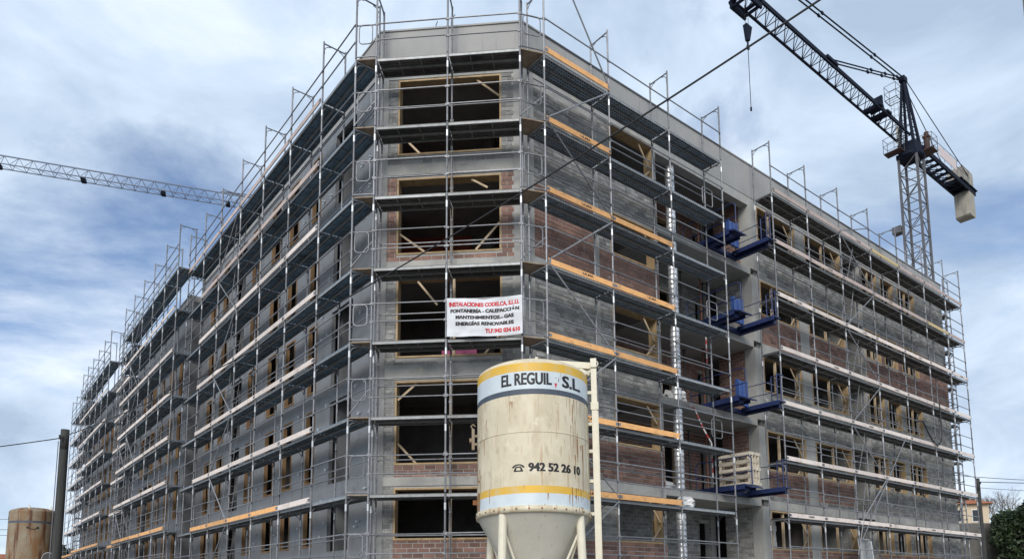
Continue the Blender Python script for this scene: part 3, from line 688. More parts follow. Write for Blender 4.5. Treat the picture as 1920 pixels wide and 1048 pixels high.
# right facade, near bays
XR = [0.0, 2.5, 5.22, 7.95]
orange = {(0,6),(0,5),(0,4),(1,4),(0,3),(1,3),(0,2),(1,2),(0,1),(1,1),(0,0),(1,0),(0,-1),(1,-1)}
br = []
for k in range(-1, 6):
    if k % 2 == 1: br += [((0.02, ZK(k)+.05), (2.48, ZK(k)-1.95)), ((0.02, ZK(k)+.1), (2.48, ZK(k)+1.95))]
br += [((2.48, ZK(6)+.1), (0.35, ZK(6)+3.2)), ]
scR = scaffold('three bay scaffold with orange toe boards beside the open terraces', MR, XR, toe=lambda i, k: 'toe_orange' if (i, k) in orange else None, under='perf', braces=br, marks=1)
for k in (5, 3, 1): part('gate_loop', cached('loop_r', lambda: loop_mesh(.55, .6)), scR, MR @ T((7.95-.62, .35, ZK(k)+.42)))
# right facade, far bays
XS = [11.04, 13.5, 16.05, 18.7, 21.4, 24.15, 26.7, 28.75]
def toe_far(i, k):
    if k == 6: return 'toe_pink' if i < 5 and i != 3 else ('toe_yellow' if i == 3 else 'toe_pink')
    if k == 5: return 'toe_yellow' if i == 5 else 'toe_pink'
    return 'toe_pale'
br = [((16.1, ZK(6)+.1), (18.6, ZK(6)+1.0)), ((16.1, ZK(6)-.1), (18.6, ZK(5)+.1)), ((16.1, ZK(4)-.1), (18.6, ZK(3)+.1)), ((18.7, ZK(5)+.0), (16.1, ZK(4)+.1)), ((16.1, ZK(2)+.1), (18.65, ZK(3)-.1)), ((16.1, ZK(2)-.1), (18.7, ZK(1)-.1)), ((16.4, ZK(0)+.2), (18.8, ZK(1)+.1)), ((16.2, ZK(0)-.6), (20.9, ZK(2)+.1)), ((16.2, ZK(0)+.0), (18.6, ZK(-1)+.1)), ((15.8, ZK(-1)+.8), (16.6, ZK(0)+.6))]
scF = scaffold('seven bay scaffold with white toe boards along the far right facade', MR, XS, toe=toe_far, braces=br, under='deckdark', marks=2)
for k in range(-1, 6):
    part('ladder', ladder_mesh((16.7, .35, ZK(k)), (17.35 + .25*(k % 2), .35, ZK(k+1)+.1)), scF, MR)
# return scaffold round the end of the right wing
ME = MR @ T((29.1, .9, 0)) @ RZ(R_(90)) @ T((0, -.75, 0))
scE = scaffold('narrow stair scaffold standing round the end of the right wing', ME, [0.0, 1.5, 4.0, 6.5], toe=None, under='deckdark', braces=[((0.05, ZK(k)+.1), (1.45, ZK(k)+1.9)) if k % 2 else ((1.45, ZK(k)+.1), (.05, ZK(k)+1.9)) for k in range(-1, 6)], rails=lambda i, k: (.5, 1.0, 1.5))
# left facade
XL = [-17.1, -14.61, -12.2, -9.68, -7.19, -4.69, -2.22, 0.0]
n = len(XL)-2
def toe_left(i, k):
    b_ = n - i                     # bay counted from the corner
    if b_ == 0: return None
    if b_ == 6: return 'toe_pink' if k == 6 else None
    if k == 6: return 'toe_pink'
    if k == 5: return 'toe_pink'
    if k <= 0: return 'toe_orange' if b_ > 1 else 'toe_pale'
    return 'toe_pale'
br = [((-9.9, ZK(6)-.1), (-12.1, ZK(5)+.1)), ((-12.1, ZK(5)-.1), (-9.8, ZK(4)+.1)), ((-9.8, ZK(4)-.1), (-12.1, ZK(3)+.1)), ((-12.1, ZK(3)-.1), (-9.8, ZK(2)+.1)), ((-9.8, ZK(2)-.1), (-12.1, ZK(1)+.1)), ((-12.1, ZK(1)-.1), (-9.8, ZK(0)+.1)), ((-9.8, ZK(0)-.1), (-12.1, ZK(-1)+.1))]
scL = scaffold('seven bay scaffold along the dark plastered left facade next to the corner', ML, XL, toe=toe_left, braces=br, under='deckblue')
for k in range(-1, 6): part('ladder', ladder_mesh((-11.3, .35, ZK(k)), (-10.6, .35, ZK(k+1)+.1)), scL, ML)
def sec(label, s0, s1, nb, off, dz, toes, hi=6, nod=()):
    xs = [round(-s1 + (s1-s0)*k/nb, 3) for k in range(nb+1)]
    m = ML @ T((0, -off, 0))
    br = [((xs[1], ZK(k)+.1), (xs[2], ZK(k)+1.9)) if k % 2 else ((xs[2], ZK(k)+.1), (xs[1], ZK(k)+1.9)) for k in range(-1, hi)]
    return scaffold(label, m, xs, toe=toes, braces=br, under='deckblue', dz=dz, hi=hi, nodeck=set(nod))
pale = lambda i, k: 'toe_grey' if k >= 6 else ('toe_pale' if k > 0 else 'toe_orange')
sec('five bay scaffold stepping out around the second projecting bay of the left facade', 16.75, 29.25, 5, .55, .2, pale)
sec('short scaffold between the two projecting bays of the left facade', 29.4, 34.2, 2, 0, .2, pale)
sec('six bay scaffold around the farther projecting bay of the left facade', 34.4, 46.4, 5, .5, .4, pale)
sec('farthest scaffold at the end of the left facade', 46.6, 56.6, 4, 0, .4, pale)
mlE = ML @ T((-56.4, .8, 0)) @ RZ(R_(-90)) @ T((0, 0, 0))
scaffold('scaffold round the far end of the left wing', ML @ T((-57.3, .8, 0)) @ RZ(R_(90)) @ T((0, -.7, 0)), [0.0, 2.0, 4.0], toe=None, under='deckdark')

# banner on the corner scaffold
def wave(x, z): return -.075 - .03*math.sin(x*4.3+z*2.1) - .012*math.sin(x*9.1-z*5.3) + .008*math.sin(z*13+x*3)
def edge(x): return .035*math.sin(x*math.pi/1.95)
BX0, BX1, BZ0, BZ1 = .03, 1.98, 8.07, 9.08
b = MB(); nx, nz = 44, 24
for i in range(nx):
    for j in range(nz):
        xs_ = [BX0+(BX1-BX0)*(i+d)/nx for d in (0,1)]; zs_ = [BZ0+(BZ1-BZ0)*(j+d)/nz for d in (0,1)]
        b.quad(*[(x, wave(x,z), z-edge(x)) for x, z in ((xs_[0],zs_[0]),(xs_[1],zs_[0]),(xs_[1],zs_[1]),(xs_[0],zs_[1]))])
me = b.mesh('sheet', 'banner', True)
bm = bmesh.new(); bm.from_mesh(me); bmesh.ops.remove_doubles(bm, verts=bm.verts, dist=1e-4); bm.to_mesh(me); bm.free()
ban = thing('banner', 'white cloth banner with red and black lettering tied to the corner scaffold', 'banner', MC @ T((BX0, -.07, BZ0)))
part('sheet', me, ban, MC)
for s, m, z, x0, x1, sz in (('INSTALACIONES CODELCA, S.L.U.', 'redprint', 8.865, .09, 1.90, .15), ('FONTANERÍA - CALEFACCIÓN', 'black', 8.70, .12, 1.90, .125), ('MANTENIMIENTOS - GAS', 'black', 8.53, .26, 1.76, .125), ('ENERGÍAS RENOVABLES', 'black', 8.36, .26, 1.76, .125), ('TLF.942 034 610', 'redprint', 8.16, 1.02, 1.92, .15)):
    tm = text_mesh(s, 'lettering', m, sz, .004, heavy=.006)
    a, c = text_w(tm); k = (x1-x0)/(c-a)
    warp(tm, lambda x, y, z_: (x0+(x-a)*k, wave(x0+(x-a)*k, z+y)-.006-z_, z+y-edge(x0+(x-a)*k)))
    part('lettering', tm, ban, MC)
for x in (BX0, .5, 1.0, 1.5, BX1):
    q = MB(); q.tube((x, wave(x,BZ1), BZ1-edge(x)), (x, -.03, BZ1+.06), .006, 4); q.tube((x, wave(x,BZ0), BZ0-edge(x)), (x, -.03, BZ0-.08), .006, 4); part('tie_cord', q.mesh('tie_cord', 'black'), ban, MC)

# ------------------------------------------------------------------ loading platforms, pallets and props on the terraces
def platform(z, x0, label, panel=True):
    mw = MR @ T((x0, 1.0, z))
    t = thing('loading_platform', label, 'loading platform', mw, 'blue loading platforms on the slab edges')
    wd, out = 1.75, 1.42
    b = MB(); b.box(0, .16, -1.0, 1.6, -.02, .14); b.box(wd-.16, wd, -out, 1.6, -.02, .14)
    b.box(.161, wd-.161, -.12, .02, -.01, .13); b.box(.161, wd-.161, 1.2, 1.3, 0, .12)
    part('chassis', b.mesh('chassis', 'blue'), t)
    b = MB(); b.box(-.12, .55, -1.0, 1.2, .142, .20)
    b.hull8([(-.12,-1.25,.07),(.55,-1.25,.07),(.55,-1.0021,.15),(-.12,-1.0021,.15),(-.12,-1.25,.11),(.55,-1.25,.11),(.55,-1.0021,.2),(-.12,-1.0021,.2)])
    for k in range(9): b.box(-.12+.075*k, -.12+.075*k+.03, -1.0, 1.2, .2005, .222)
    b.box(-.12, -.09, -1.0, 1.2, .05, .141); b.box(.52, .55, -1.0, 1.2, .05, .141)
    part('tray', b.mesh('tray', 'blue'), t)
    b = MB(); b.box(wd-.42, wd+.02, -out-.15, -.13, .142, .175); b.box(wd-.42, wd-.39, -out-.15, -.13, .03, .141); part('walkway', b.mesh('walkway', 'blue'), t)
    if panel:
        b = MB(); b.box(.62, 1.12, -.52, -.44, .12, .98); b.box(.60, .64, -.55, -.41, .1, 1.02); b.box(1.10, 1.14, -.55, -.41, .1, 1.02); b.box(.85, .89, -.55, -.521, .14, .96)
        part('flap', b.mesh('flap', 'blue2'), t)
    def loop(pts, r=.02):
        b = MB(); b.path(pts, r, 6); part('railing', b.mesh('railing', 'blue'), t)
    h = 1.15
    loop([(.02,-1.2,.14), (.02,-1.2,h-.1), (.02,-1.1,h), (.02,.9,h), (.02,1.0,h-.1), (.02,1.0,.14)]); loop([(.02,-1.2,.62), (.02,1.0,.62)])
    loop([(wd,-out,.14), (wd,-out,h), (wd,-out+.35,h), (wd,-out+.35,.14)]); loop([(wd,-out,.5), (wd,-out+.35,.5)])
    loop([(wd-.4,-out-.1,.14), (wd-.4,-out-.1,h-.05), (wd,-out-.1,h-.05)])
    loop([(wd,-out,h-.15), (wd,.9,h-.15)], .014); loop([(wd,-out,.6), (wd,1.0,.6)], .014)
    for x in (.08, wd-.08):
        b = MB(); b.tube((x, 1.3, .14), (x, 1.3, 2.4), .03, 6); b.box(x-.06, x+.06, 1.24, 1.36, 2.4, 2.42); part('jack_post', b.mesh('jack_post', 'propdark'), t)
    return t
platform(SOF[4]+.02, 8.35, 'blue steel loading platform on the topmost terrace, the highest of the four')
platform(SOF[3]+.02, 8.45, 'blue steel loading platform on the terrace below the highest one, empty with upright flap')
platform(SOF[2]+.02, 8.5, 'blue steel loading platform with a single wooden pallet lying behind it')
platform(SOF[1]+.02, 8.6, 'lowest blue steel loading platform carrying pallets stood on edge', False)
def pallet(label, mw, m='pallet', group=None):
    t = thing('pallet', label, 'pallet', mw, group)
    bd = cached(('pal_board', m), lambda: (lambda q: (q.box(0, 1.2, 0, .1, 0, .022), q.mesh('board', m))[1])(MB()))
    bl = cached(('pal_block', m), lambda: (lambda q: (q.box(0, .1, 0, .1, 0, .077), q.mesh('block', m))[1])(MB()))
    cr = cached(('pal_cross', m), lambda: (lambda q: (q.box(0, .1, 0, 1.1, 0, .021), q.mesh('cross_board', m))[1])(MB()))
    for k in range(5): part('board', bd, t, mw @ T((0, k*.25, .122)))
    for y in (0, .5, 1.0):
        part('board', bd, t, mw @ T((0, y, 0)))
        for x in (0, .55, 1.1): part('block', bl, t, mw @ T((x, y, .0225)))
    for x in (0, .55, 1.1): part('cross_board', cr, t, mw @ T((x, 0, .1005)))
    return t
pallet('single wooden pallet lying on the terrace slab behind a blue platform', MR @ T((7.7, 1.45, SOF[2]+.005)))
lab = ['outermost pale pallet on edge on the lowest blue platform, its slats in full view', 'second pale pallet of those stood on edge on the lowest blue platform', 'third pale pallet of those stood on edge on the lowest blue platform', 'last pale pallet stood on edge on the lowest blue platform, nearest the concrete column']
for k in range(4):
    # local y (width .8) goes up, local x runs out from the facade, top boards face the corner
    m = MR @ T((8.75+.17*k, 1.15, SOF[1]+.235)) @ Matrix(((0,0,-1,0), (-1,0,0,0), (0,1.0,0,0), (0,0,0,1))) @ T((0,0,-.144))
    pallet(lab[k], m, 'palletpale', 'pale pallets stood on edge')
def prop(x, y, z0, z1, label, m='propdark', group='acrow props under the terrace slabs', crutch=True):
    mw = MR @ T((x, y, z0)); t = thing('steel_prop', label, 'prop', mw, group); h = z1-z0
    b = MB(); b.tube((0,0,.01), (0,0,h*.55), .03, 8); b.box(-.07, .07, -.07, .07, .001, .012); part('outer_tube', b.mesh('outer_tube', m), t)
    b = MB(); b.tube((0,0,h*.5), (0,0,h-.012), .022, 8); b.box(-.07, .07, -.07, .07, h-.012, h-.002); b.box(-.05,.05,-.012,.012,h*.55,h*.57); part('inner_tube', b.mesh('inner_tube', m), t)
for k in range(1, 5):
    z0 = SOF[k]; z1 = (SOF[k+1]-.245) if k < 4 else 16.2
    nm = ['', 'lowest', 'second', 'third', 'topmost'][k]
    prop(7.75, 2.0, z0, z1, f'dark steel prop under the soffit of the {nm} open terrace, in its middle')
    prop(9.7, 2.3, z0, z1, f'rusty red steel prop in the {nm} open terrace behind the platform', 'propred')
    prop(10.25, 2.6, z0, z1, f'dark steel prop in the {nm} open terrace close to the brown end wall')
    prop(7.25, 2.5, z0, z1, f'rusty red steel prop in the {nm} open terrace near the foil wrapped column', 'propred')
# red and white warning tape hanging down the terrace edge
def tape(label, pts, wdt=.09):
    t = thing('warning_tape', label, 'tape', MR @ T(pts[0]))
    for k, (a, c) in enumerate(zip(pts, pts[1:])):
        a, c = Vector(a), Vector(c); n = max(2, int((c-a).length/.16))
        for q in range(n):
            p0, p1 = a.lerp(c, q/n), a.lerp(c, (q+1)/n); tw = .035*math.sin(q*1.7+k)
            b = MB(); b.beam(p0, p1, wdt*.55, .012 + .02*abs(tw), up=(.3+tw*6, 1, 0)); part('stripe', b.mesh('stripe', 'tapered' if q % 2 else 'tapewhite'), t, MR)
tape('red and white warning tape draped from the lowest but one terrace down the scaffold', [(6.95, .9, 7.6), (7.15, .85, 7.45), (7.4, .72, 6.8), (7.72, .66, 6.35), (7.72, .66, 5.2)])
tape('red and white warning tape wound round a prop on the third terrace', [(8.05, .95, 10.2), (8.05, .95, 9.2)])
# crumpled plastic on the deck below the foil column
def blob(name, label, cat, mw, sx, sy, sz, m, seed):
    bm = bmesh.new(); bmesh.ops.create_icosphere(bm, subdivisions=3, radius=1); rd = random.Random(seed)
    ph = [rd.uniform(0, 6) for _ in range(9)]
    for v in bm.verts:
        x, y, z = v.co; k = 1 + .22*math.sin(5*x+ph[0])*math.sin(4*y+ph[1]) + .16*math.sin(9*z+ph[2]+3*x) + .1*math.sin(13*x+7*y+ph[3])
        v.co = Vector((x*sx*k, y*sy*k, max(-.6, z)*sz*k + .6*sz))
    me = bpy.data.meshes.new(name); bm.to_mesh(me); bm.free(); me.materials.append(M[m]); return thing(name, label, cat, mw, None, me)
blob('plastic_sack', 'crumpled white plastic sack on the scaffold deck below the foil columns', 'sack', MR @ T((5.75, .3, ZK(0)+.0)), .34, .24, .22, 'plastic', 1)
blob('plastic_sheet', 'sheet of white plastic heaped on the slab edge of the lowest terrace', 'plastic sheet', MR @ T((5.95, 1.35, SOF[1])), .5, .3, .17, 'plastic', 2)
blob('plastic_bundle', 'pale plastic bundle on the terrace slab under the third platform level', 'plastic bundle', MR @ T((6.95, 1.5, SOF[2])), .45, .35, .3, 'plastic', 3)
# wrapped block stacks standing behind the ground floor windows
def stack(label, x, y, z, wd, h, seed):
    mw = MR @ T((x, y, z)); t = thing('block_stack', label, 'block stack', mw); rd = random.Random(seed)
    b = MB(); b.box(0, wd, 0, .8, 0, .12); part('pallet_base', b.mesh('pallet_base', 'pallet'), t)
    n = int(h/.2)
    for k in range(n):
        b = MB(); o = rd.uniform(-.02,.02); b.box(o, wd+o, rd.uniform(0,.02), .8, .121+k*.2, .121+k*.2+.194); part('course', b.mesh('course', 'plastic'), t)
    for k in range(5):
        b = MB(); cx_, cz_ = rd.uniform(.15, wd-.2), rd.uniform(.3, h-.1); r = rd.uniform(.08, .16)
        b.poly([(cx_+r*math.cos(a)*rd.uniform(.6,1.2), -.024, cz_+r*1.3*math.sin(a)) for a in [q*math.pi/3.5 for q in range(7)]]); part('print', b.mesh('print', 'blue'), t)
stack('white block stack with blue print in the widest ground floor window beside the terrace', 11.7, 1.8, SOF[0], 1.5, 2.2, 1)
stack('white wrapped block stack behind the narrow ground floor window beyond the recess', 20.0, 1.7, SOF[0], 1.1, 2.2, 2)
stack('white wrapped block stack in the second narrow ground floor window beyond the recess', 21.9, 1.7, SOF[0], 1.0, 2.2, 3)
for k in range(5):
    mw = MR @ T((16.4+.13*k, .12+.03*k, 2.05)) @ RZ(R_(3*k)); t = thing('fence_panel', 'galvanised site fence panel leaning in a bundle against the far right scaffold', 'fence panel', mw, 'fence panels leaning in a bundle')
    b = MB(); b.path([(0,0,.02),(0,.1,1.45),(1.1,.1,1.45),(1.1,0,.02),(0,0,.02)], .02, 6); part('panel_frame', b.mesh('panel_frame', 'steel_bright'), t)
    for q in range(1, 9):
        b = MB(); b.tube((1.1*q/9, 0, .02), (1.1*q/9, .1, 1.45), .008, 4); part('bar', b.mesh('bar', 'steel_bright'), t)

# ------------------------------------------------------------------ mortar silo in front of the corner
def silo_profile_part(name, m, t, mw, prof, n=72, smooth=True):
    b = MB(); b.lathe(prof, n); me = b.mesh(name, m, smooth)
    return part(name, me, t, mw)
def silo(label, base, tilt, mats, detail):
    mw = T((base[0], base[1], 4.6)) @ Matrix.Rotation(R_(tilt), 4, 'X') @ T((0, 0, -4.6))
    t = thing('mortar_silo', label, 'silo', T((base[0], base[1], 0)))
    r = 1.2; body, cone, white, yel, navy = mats
    prof = [(r, 3.22), (r, 3.46)]; silo_profile_part('band', white, t, mw, prof)
    silo_profile_part('band', yel, t, mw, [(r, 3.46), (r, 3.61)])
    sh = silo_profile_part('shell', body, t, mw, [(r, 3.61), (r, 4.7), (r, 5.48)])
    silo_profile_part('band', navy, t, mw, [(r, 5.48), (r, 5.595)])
    silo_profile_part('band', white, t, mw, [(r, 5.595), (r, 5.97)])
    silo_profile_part('band', yel, t, mw, [(r, 5.97), (r, 6.15)])
    silo_profile_part('dome', body, t, mw, [(r, 6.15), (r-.012, 6.19), (r-.06, 6.235), (r*.85, 6.30), (r*.6, 6.39), (r*.3, 6.44), (.02, 6.455)])
    silo_profile_part('rim', body, t, mw, [(r+.0, 3.22), (r+.022, 3.215), (r+.022, 3.09), (r-.02, 3.085)])
    silo_profile_part('cone', cone, t, mw, [(r-.02, 3.085), (.16, 1.28), (.16, 1.0), (.0, 1.0)])
    for ph in (-35, 55, 145, 235):
        a = R_(ph); d = Vector((math.sin(a), -math.cos(a), 0)); lo = -.06 if d.y < 0 else .06
        b = MB(); b.tube(d*1.12 + Vector((0,0,3.1)), d*1.24 + Vector((0,0,lo)), .085, 14); lg = part('leg', b.mesh('leg', 'frame_cream', False), t, mw)
        b = MB(); p = d*1.24; b.box(p.x-.16, p.x+.16, p.y-.16, p.y+.16, lo-.001, lo+.02); part('foot_plate', b.mesh('foot_plate', 'frame_cream'), lg, mw)
        a2 = R_(ph+90); d2 = Vector((math.sin(a2), -math.cos(a2), 0))
        for u, v in ((d, d2), (d2, d)):
            b = MB(); b.tube(u*1.14 + Vector((0,0,2.85)), v*.15 + u*.55 + Vector((0,0,1.55)), .028, 8); part('brace', b.mesh('brace', 'frame_cream'), t, mw)
    if not detail: return t, mw
    silo_profile_part('weld_ring', body, t, mw, [(r, 4.69), (r+.009, 4.697), (r+.009, 4.713), (r, 4.72)], 72, False)
    # vertical weld seams and patches of rust
    for ph in (-62, 4, 68):
        a = R_(ph); b = MB(); b.tube((r*math.sin(a), -r*math.cos(a), 4.72 if ph == 4 else 3.6), (r*math.sin(a), -r*math.cos(a), 5.48), .005, 5); part('weld_seam', b.mesh('weld_seam', body), sh, mw)
    # hoisting column with its swing arm on the right side
    mc = mw @ RZ(R_(84)) @ T((0, -(r+.125), 0))          # local -y points outwards, x along the shell
    b = MB(); b.box(-.085, .085, -.075, .045, .35, 6.52); b.box(-.06, .06, -.095, -.0755, .35, 5.5); b.box(-.1, .1, -.10, .065, 5.45, 5.62)
    lc = part('lift_column', b.mesh('lift_column', 'frame_cream'), t, mc)
    b = MB(); cy = [(.085*math.sin(q*math.pi/8), .10*math.cos(q*math.pi/8)) for q in range(-4, 5)]
    for (x0, z0), (x1, z1) in zip(cy, cy[1:]): b.hull8([(x0,-.075,6.521),(x1,-.075,6.521),(x1,.045,6.521),(x0,.045,6.521),(x0,-.075,6.521+z0),(x1,-.075,6.521+z1),(x1,.045,6.521+z1),(x0,.045,6.521+z0)])
    b.box(-.12, .12, -.078, .05, 6.40, 6.60); part('lift_head', b.mesh('lift_head', 'frame_cream'), lc, mc)
    vh = mw @ T((1.36, -.14, 6.50))
    b = MB(); b.tube((0, -.06, 0), (0, .25, 0), .075, 16); part('pivot_pipe', b.mesh('pivot_pipe', 'frame_cream'), lc, vh)
    b = MB(); b.tube((0, -.068, 0), (0, -.0601, 0), .052, 16); part('pipe_mouth', b.mesh('pipe_mouth', 'black'), lc, vh)
    b = MB(); b.beam((1.30, -.02, 6.50), (.12, -.08, 6.56), .11, .14); b.beam((1.25, -.02, 6.30), (.92, -.03, 6.50), .10, .06); part('swing_arm', b.mesh('swing_arm', 'frame_cream'), t, mw)
    b = MB(); b.box(.05, .30, -.22, .08, 6.42, 6.52); b.box(.06, .12, -.2, .06, 6.52, 6.66); part('hatch', b.mesh('hatch', 'frame_cream'), t, mw)
    b = MB(); b.beam((1.0, -.3, 6.18), (1.3, -.16, 6.36), .05, .05); part('stay', b.mesh('stay', 'frame_cream'), t, mw)
    for z in (3.2, 3.9, 4.55, 5.15, 5.85):
        b = MB(); b.box(-.05, .05, -.0, .13, z-.035, z+.035); part('clamp', b.mesh('clamp', 'frame_cream'), lc, mc)
    # handle plate on the left side
    ml = mw @ RZ(R_(-88)) @ T((0, -r, 0))
    b = MB(); b.box(-.05, .05, -.12, -.06, 4.62, 5.08); b.box(-.03, .03, -.06, .01, 4.90, 4.95); b.box(-.03, .03, -.06, .01, 4.72, 4.77); b.path([(0,-.1,5.08),(0,-.14,5.15),(0,-.09,5.19),(0,-.04,5.14)], .014, 5); b.box(-.08, .08, -.17, -.12, 4.78, 4.86)
    part('filler_bracket', b.mesh('filler_bracket', 'silo_rusty'), t, ml)
    b = MB(); b.box(-.04, .04, -.09, .01, 3.42, 3.52); part('lug', b.mesh('lug', 'rust'), t, ml)
    # lettering wrapped round the shell
    def wrap(me, ph0, ph1, z, m=None):
        a, c = text_w(me); k = (R_(ph1)-R_(ph0))/(c-a)
        def f(x, y, zz):
            an = R_(ph0)+(x-a)*k; return ((r+.005+zz)*math.sin(an), -(r+.005+zz)*math.cos(an), z+y)
        warp(me, f); part('lettering', me, t, mw)
    wrap(text_mesh('EL REGUIL', 'lettering', 'black', .345, .006, heavy=.010), -33.5, 17.5, 5.69)
    wrap(text_mesh('S.L.', 'lettering', 'black', .345, .006, heavy=.009), 28.5, 54, 5.675)
    wrap(text_mesh('942 52 26 10', 'lettering', 'black', .235, .005, heavy=.009), -6.5, 50.5, 3.90)
    def flat(polys, ph, z, m, name):
        b = MB()
        for pl in polys: b.poly([((r+.005)*math.sin(R_(ph)+x/r), -(r+.005)*math.cos(R_(ph)+x/r), z+y) for x, y in pl])
        part(name, b.mesh(name, m), t, mw)
    flat([[(-.03, .07), (0, -.04), (.03, .07)]], 21.5, 5.66, 'redprint', 'mark')
    flat([[(-.012, .16), (-.012, .19), (.004, .18)], [(.05, .10), (.055, .18), (.065, .18), (.062, .10)]], 22, 5.67, 'black', 'mark')
    arc = lambda R0, R1, y0, a0, a1, n=10: [[(R0*math.sin(a0+(a1-a0)*q/n), y0+R0*.62*math.cos(a0+(a1-a0)*q/n)), (R0*math.sin(a0+(a1-a0)*(q+1)/n), y0+R0*.62*math.cos(a0+(a1-a0)*(q+1)/n)), (R1*math.sin(a0+(a1-a0)*(q+1)/n), y0+R1*.62*math.cos(a0+(a1-a0)*(q+1)/n)), (R1*math.sin(a0+(a1-a0)*q/n), y0+R1*.62*math.cos(a0+(a1-a0)*q/n))] for q in range(n)]
    tel = arc(.085, .125, .075, -1.35, 1.35) + [[(-.125, .075), (-.125, .105), (-.075, .115), (-.075, .085)], [(.125, .075), (.125, .105), (.075, .115), (.075, .085)]]
    body_ = [[(-.095, .0), (-.095, .025), (.095, .025), (.095, .0)], [(-.095, .025), (-.05, .105), (-.038, .075), (-.045, .025)], [(.095, .025), (.05, .105), (.038, .075), (.045, .025)], [(-.05, .105), (.05, .105), (.038, .08), (-.038, .08)]]
    flat(tel+body_, -16, 3.895, 'black', 'telephone_symbol')
    # streaks of rust that have run down from bolts
    rd = random.Random(3)
    for (ph, z, ln, wd) in ((41, 5.35, .75, .03), (44, 5.0, .55, .02), (47, 4.66, .5, .05), (43.5, 4.3, .5, .03), (26, 4.42, .2, .025), (56, 4.55, 1.0, .06), (47.5, 4.75, .5, .03), (-72, 3.98, .78, .30), (-80, 4.6, .8, .12), (-79, 3.5, .3, .34), (-78, 3.62, .5, .12), (12, 3.46, .14, .03), (-70, 4.1, .4, .03), (38, 4.9, .3, .016), (-55, 5.1, .25, .03), (-24, 5.36, .22, .03)):
        n = 7; pl = []; 
        for q in range(n+1): pl.append((wd*(.5-.35*q/n)*rd.uniform(.6,1.2)+.006*math.sin(q*.8+ph), -ln*q/n))
        for q in range(n, -1, -1): pl.append((-wd*(.5-.35*q/n)*rd.uniform(.6,1.2)+.006*math.sin(q*.8+ph), -ln*q/n))
        b = MB()
        for q in range(n):
            p4 = [pl[q], pl[q+1], pl[2*n+1-q-1], pl[2*n+1-q]]
            b.poly([((r+.0025)*math.sin(R_(ph)+x/r), -(r+.0025)*math.cos(R_(ph)+x/r), z+y) for x, y in p4])
        part('rust_streak', b.mesh('rust_streak', 'rust_stain'), sh, mw)
    for _ in range(60):
        ph = rd.choice([rd.uniform(-85, 85), rd.gauss(48, 9), rd.gauss(-70, 9)]); z0 = rd.choice([3.22, 3.24, 3.46, 3.62, 4.69, 5.47, rd.uniform(3.7, 5.4)]); ln = rd.uniform(.06, .42) if z0 > 3.5 else rd.uniform(.05, .2); wd = rd.uniform(.008, .028)
        if z0 < 3.5: ln = min(ln, z0-3.1)
        if -25 < ph < 54 and z0 - ln < 4.08 and z0 > 3.85: continue
        b = MB(); q4 = [(-wd/2, 0), (wd/2, 0), (wd*.2, -ln), (-wd*.2, -ln)]; q4.reverse()
        rr = r + .0031 if z0 > 3.23 else r + .0248
        b.poly([(rr*math.sin(R_(ph)+x/r), -rr*math.cos(R_(ph)+x/r), z0+y) for x, y in q4]); part('rust_streak', b.mesh('rust_streak', 'rust_stain'), sh, mw)
    for ph in range(-90, 91, 12):
        a = R_(ph); b = MB(); b.tube(((r+.02)*math.sin(a), -(r+.02)*math.cos(a), 3.155), ((r+.032)*math.sin(a), -(r+.032)*math.cos(a), 3.155), .018, 6); part('bolt', b.mesh('bolt', 'rust'), sh, mw)
    return t, mw
silo('cream mortar silo with yellow bands standing on legs in front of the building corner', (.46, 15.0), -3.2, ('silo', 'silo_cone', 'silo_white', 'silo_yellow', 'navy'), True)
s2, mw2 = silo('rusty brown silo standing far left beside the tarred utility pole', (-27.9, 41.0), 0, ('silo_rusty', 'silo_rusty', 'silo_rusty', 'silo_rusty', 'navy'), False)
for s_, p0, p1 in (('EL', 18, 38), ('n', 72, 80)):
    tm = text_mesh(s_, 'lettering', 'black', .34, .012); a, c = text_w(tm); k = R_(p1-p0)/(c-a)
    off = -math.degrees(math.atan2(27.9, 41.0))
    warp(tm, lambda x, y, z: (1.206*math.sin(R_(p0-85-off*-1+0)+(x-a)*k), -1.206*math.cos(R_(p0-85-off*-1)+(x-a)*k), 5.68+y)); part('lettering', tm, s2, mw2)
b = MB(); fa = -34
pts = [(1.21*math.sin(R_(fa*-1-34+0)+.0), 0, 0)]
pts = [(1.21*math.sin(R_(34)+x/1.2), -1.21*math.cos(R_(34)+x/1.2), 5.12 + .5*x*x*3) for x in [-.24+.06*q for q in range(9)]]
b.path(pts, .018, 5)
for q in (0, -1): x, y, z = pts[q]; b.tube((x*.98, y*.98, z), (x*1.01, y*1.01, z), .06, 10)
part('smile_emblem', b.mesh('smile_emblem', 'black'), s2, mw2)
for k in range(4):
    a = R_(20+k*75); b = MB(); x, y = .95*math.sin(a), -.95*math.cos(a); b.hull8([(x-.08,y-.02,6.2),(x+.08,y-.02,6.2),(x+.08,y+.02,6.2),(x-.08,y+.02,6.2),(x-.015,y-.02,6.52),(x+.015,y-.02,6.52),(x+.015,y+.02,6.52),(x-.015,y+.02,6.52)]); part('lifting_eye', b.mesh('lifting_eye', 'frame_cream'), s2, mw2)

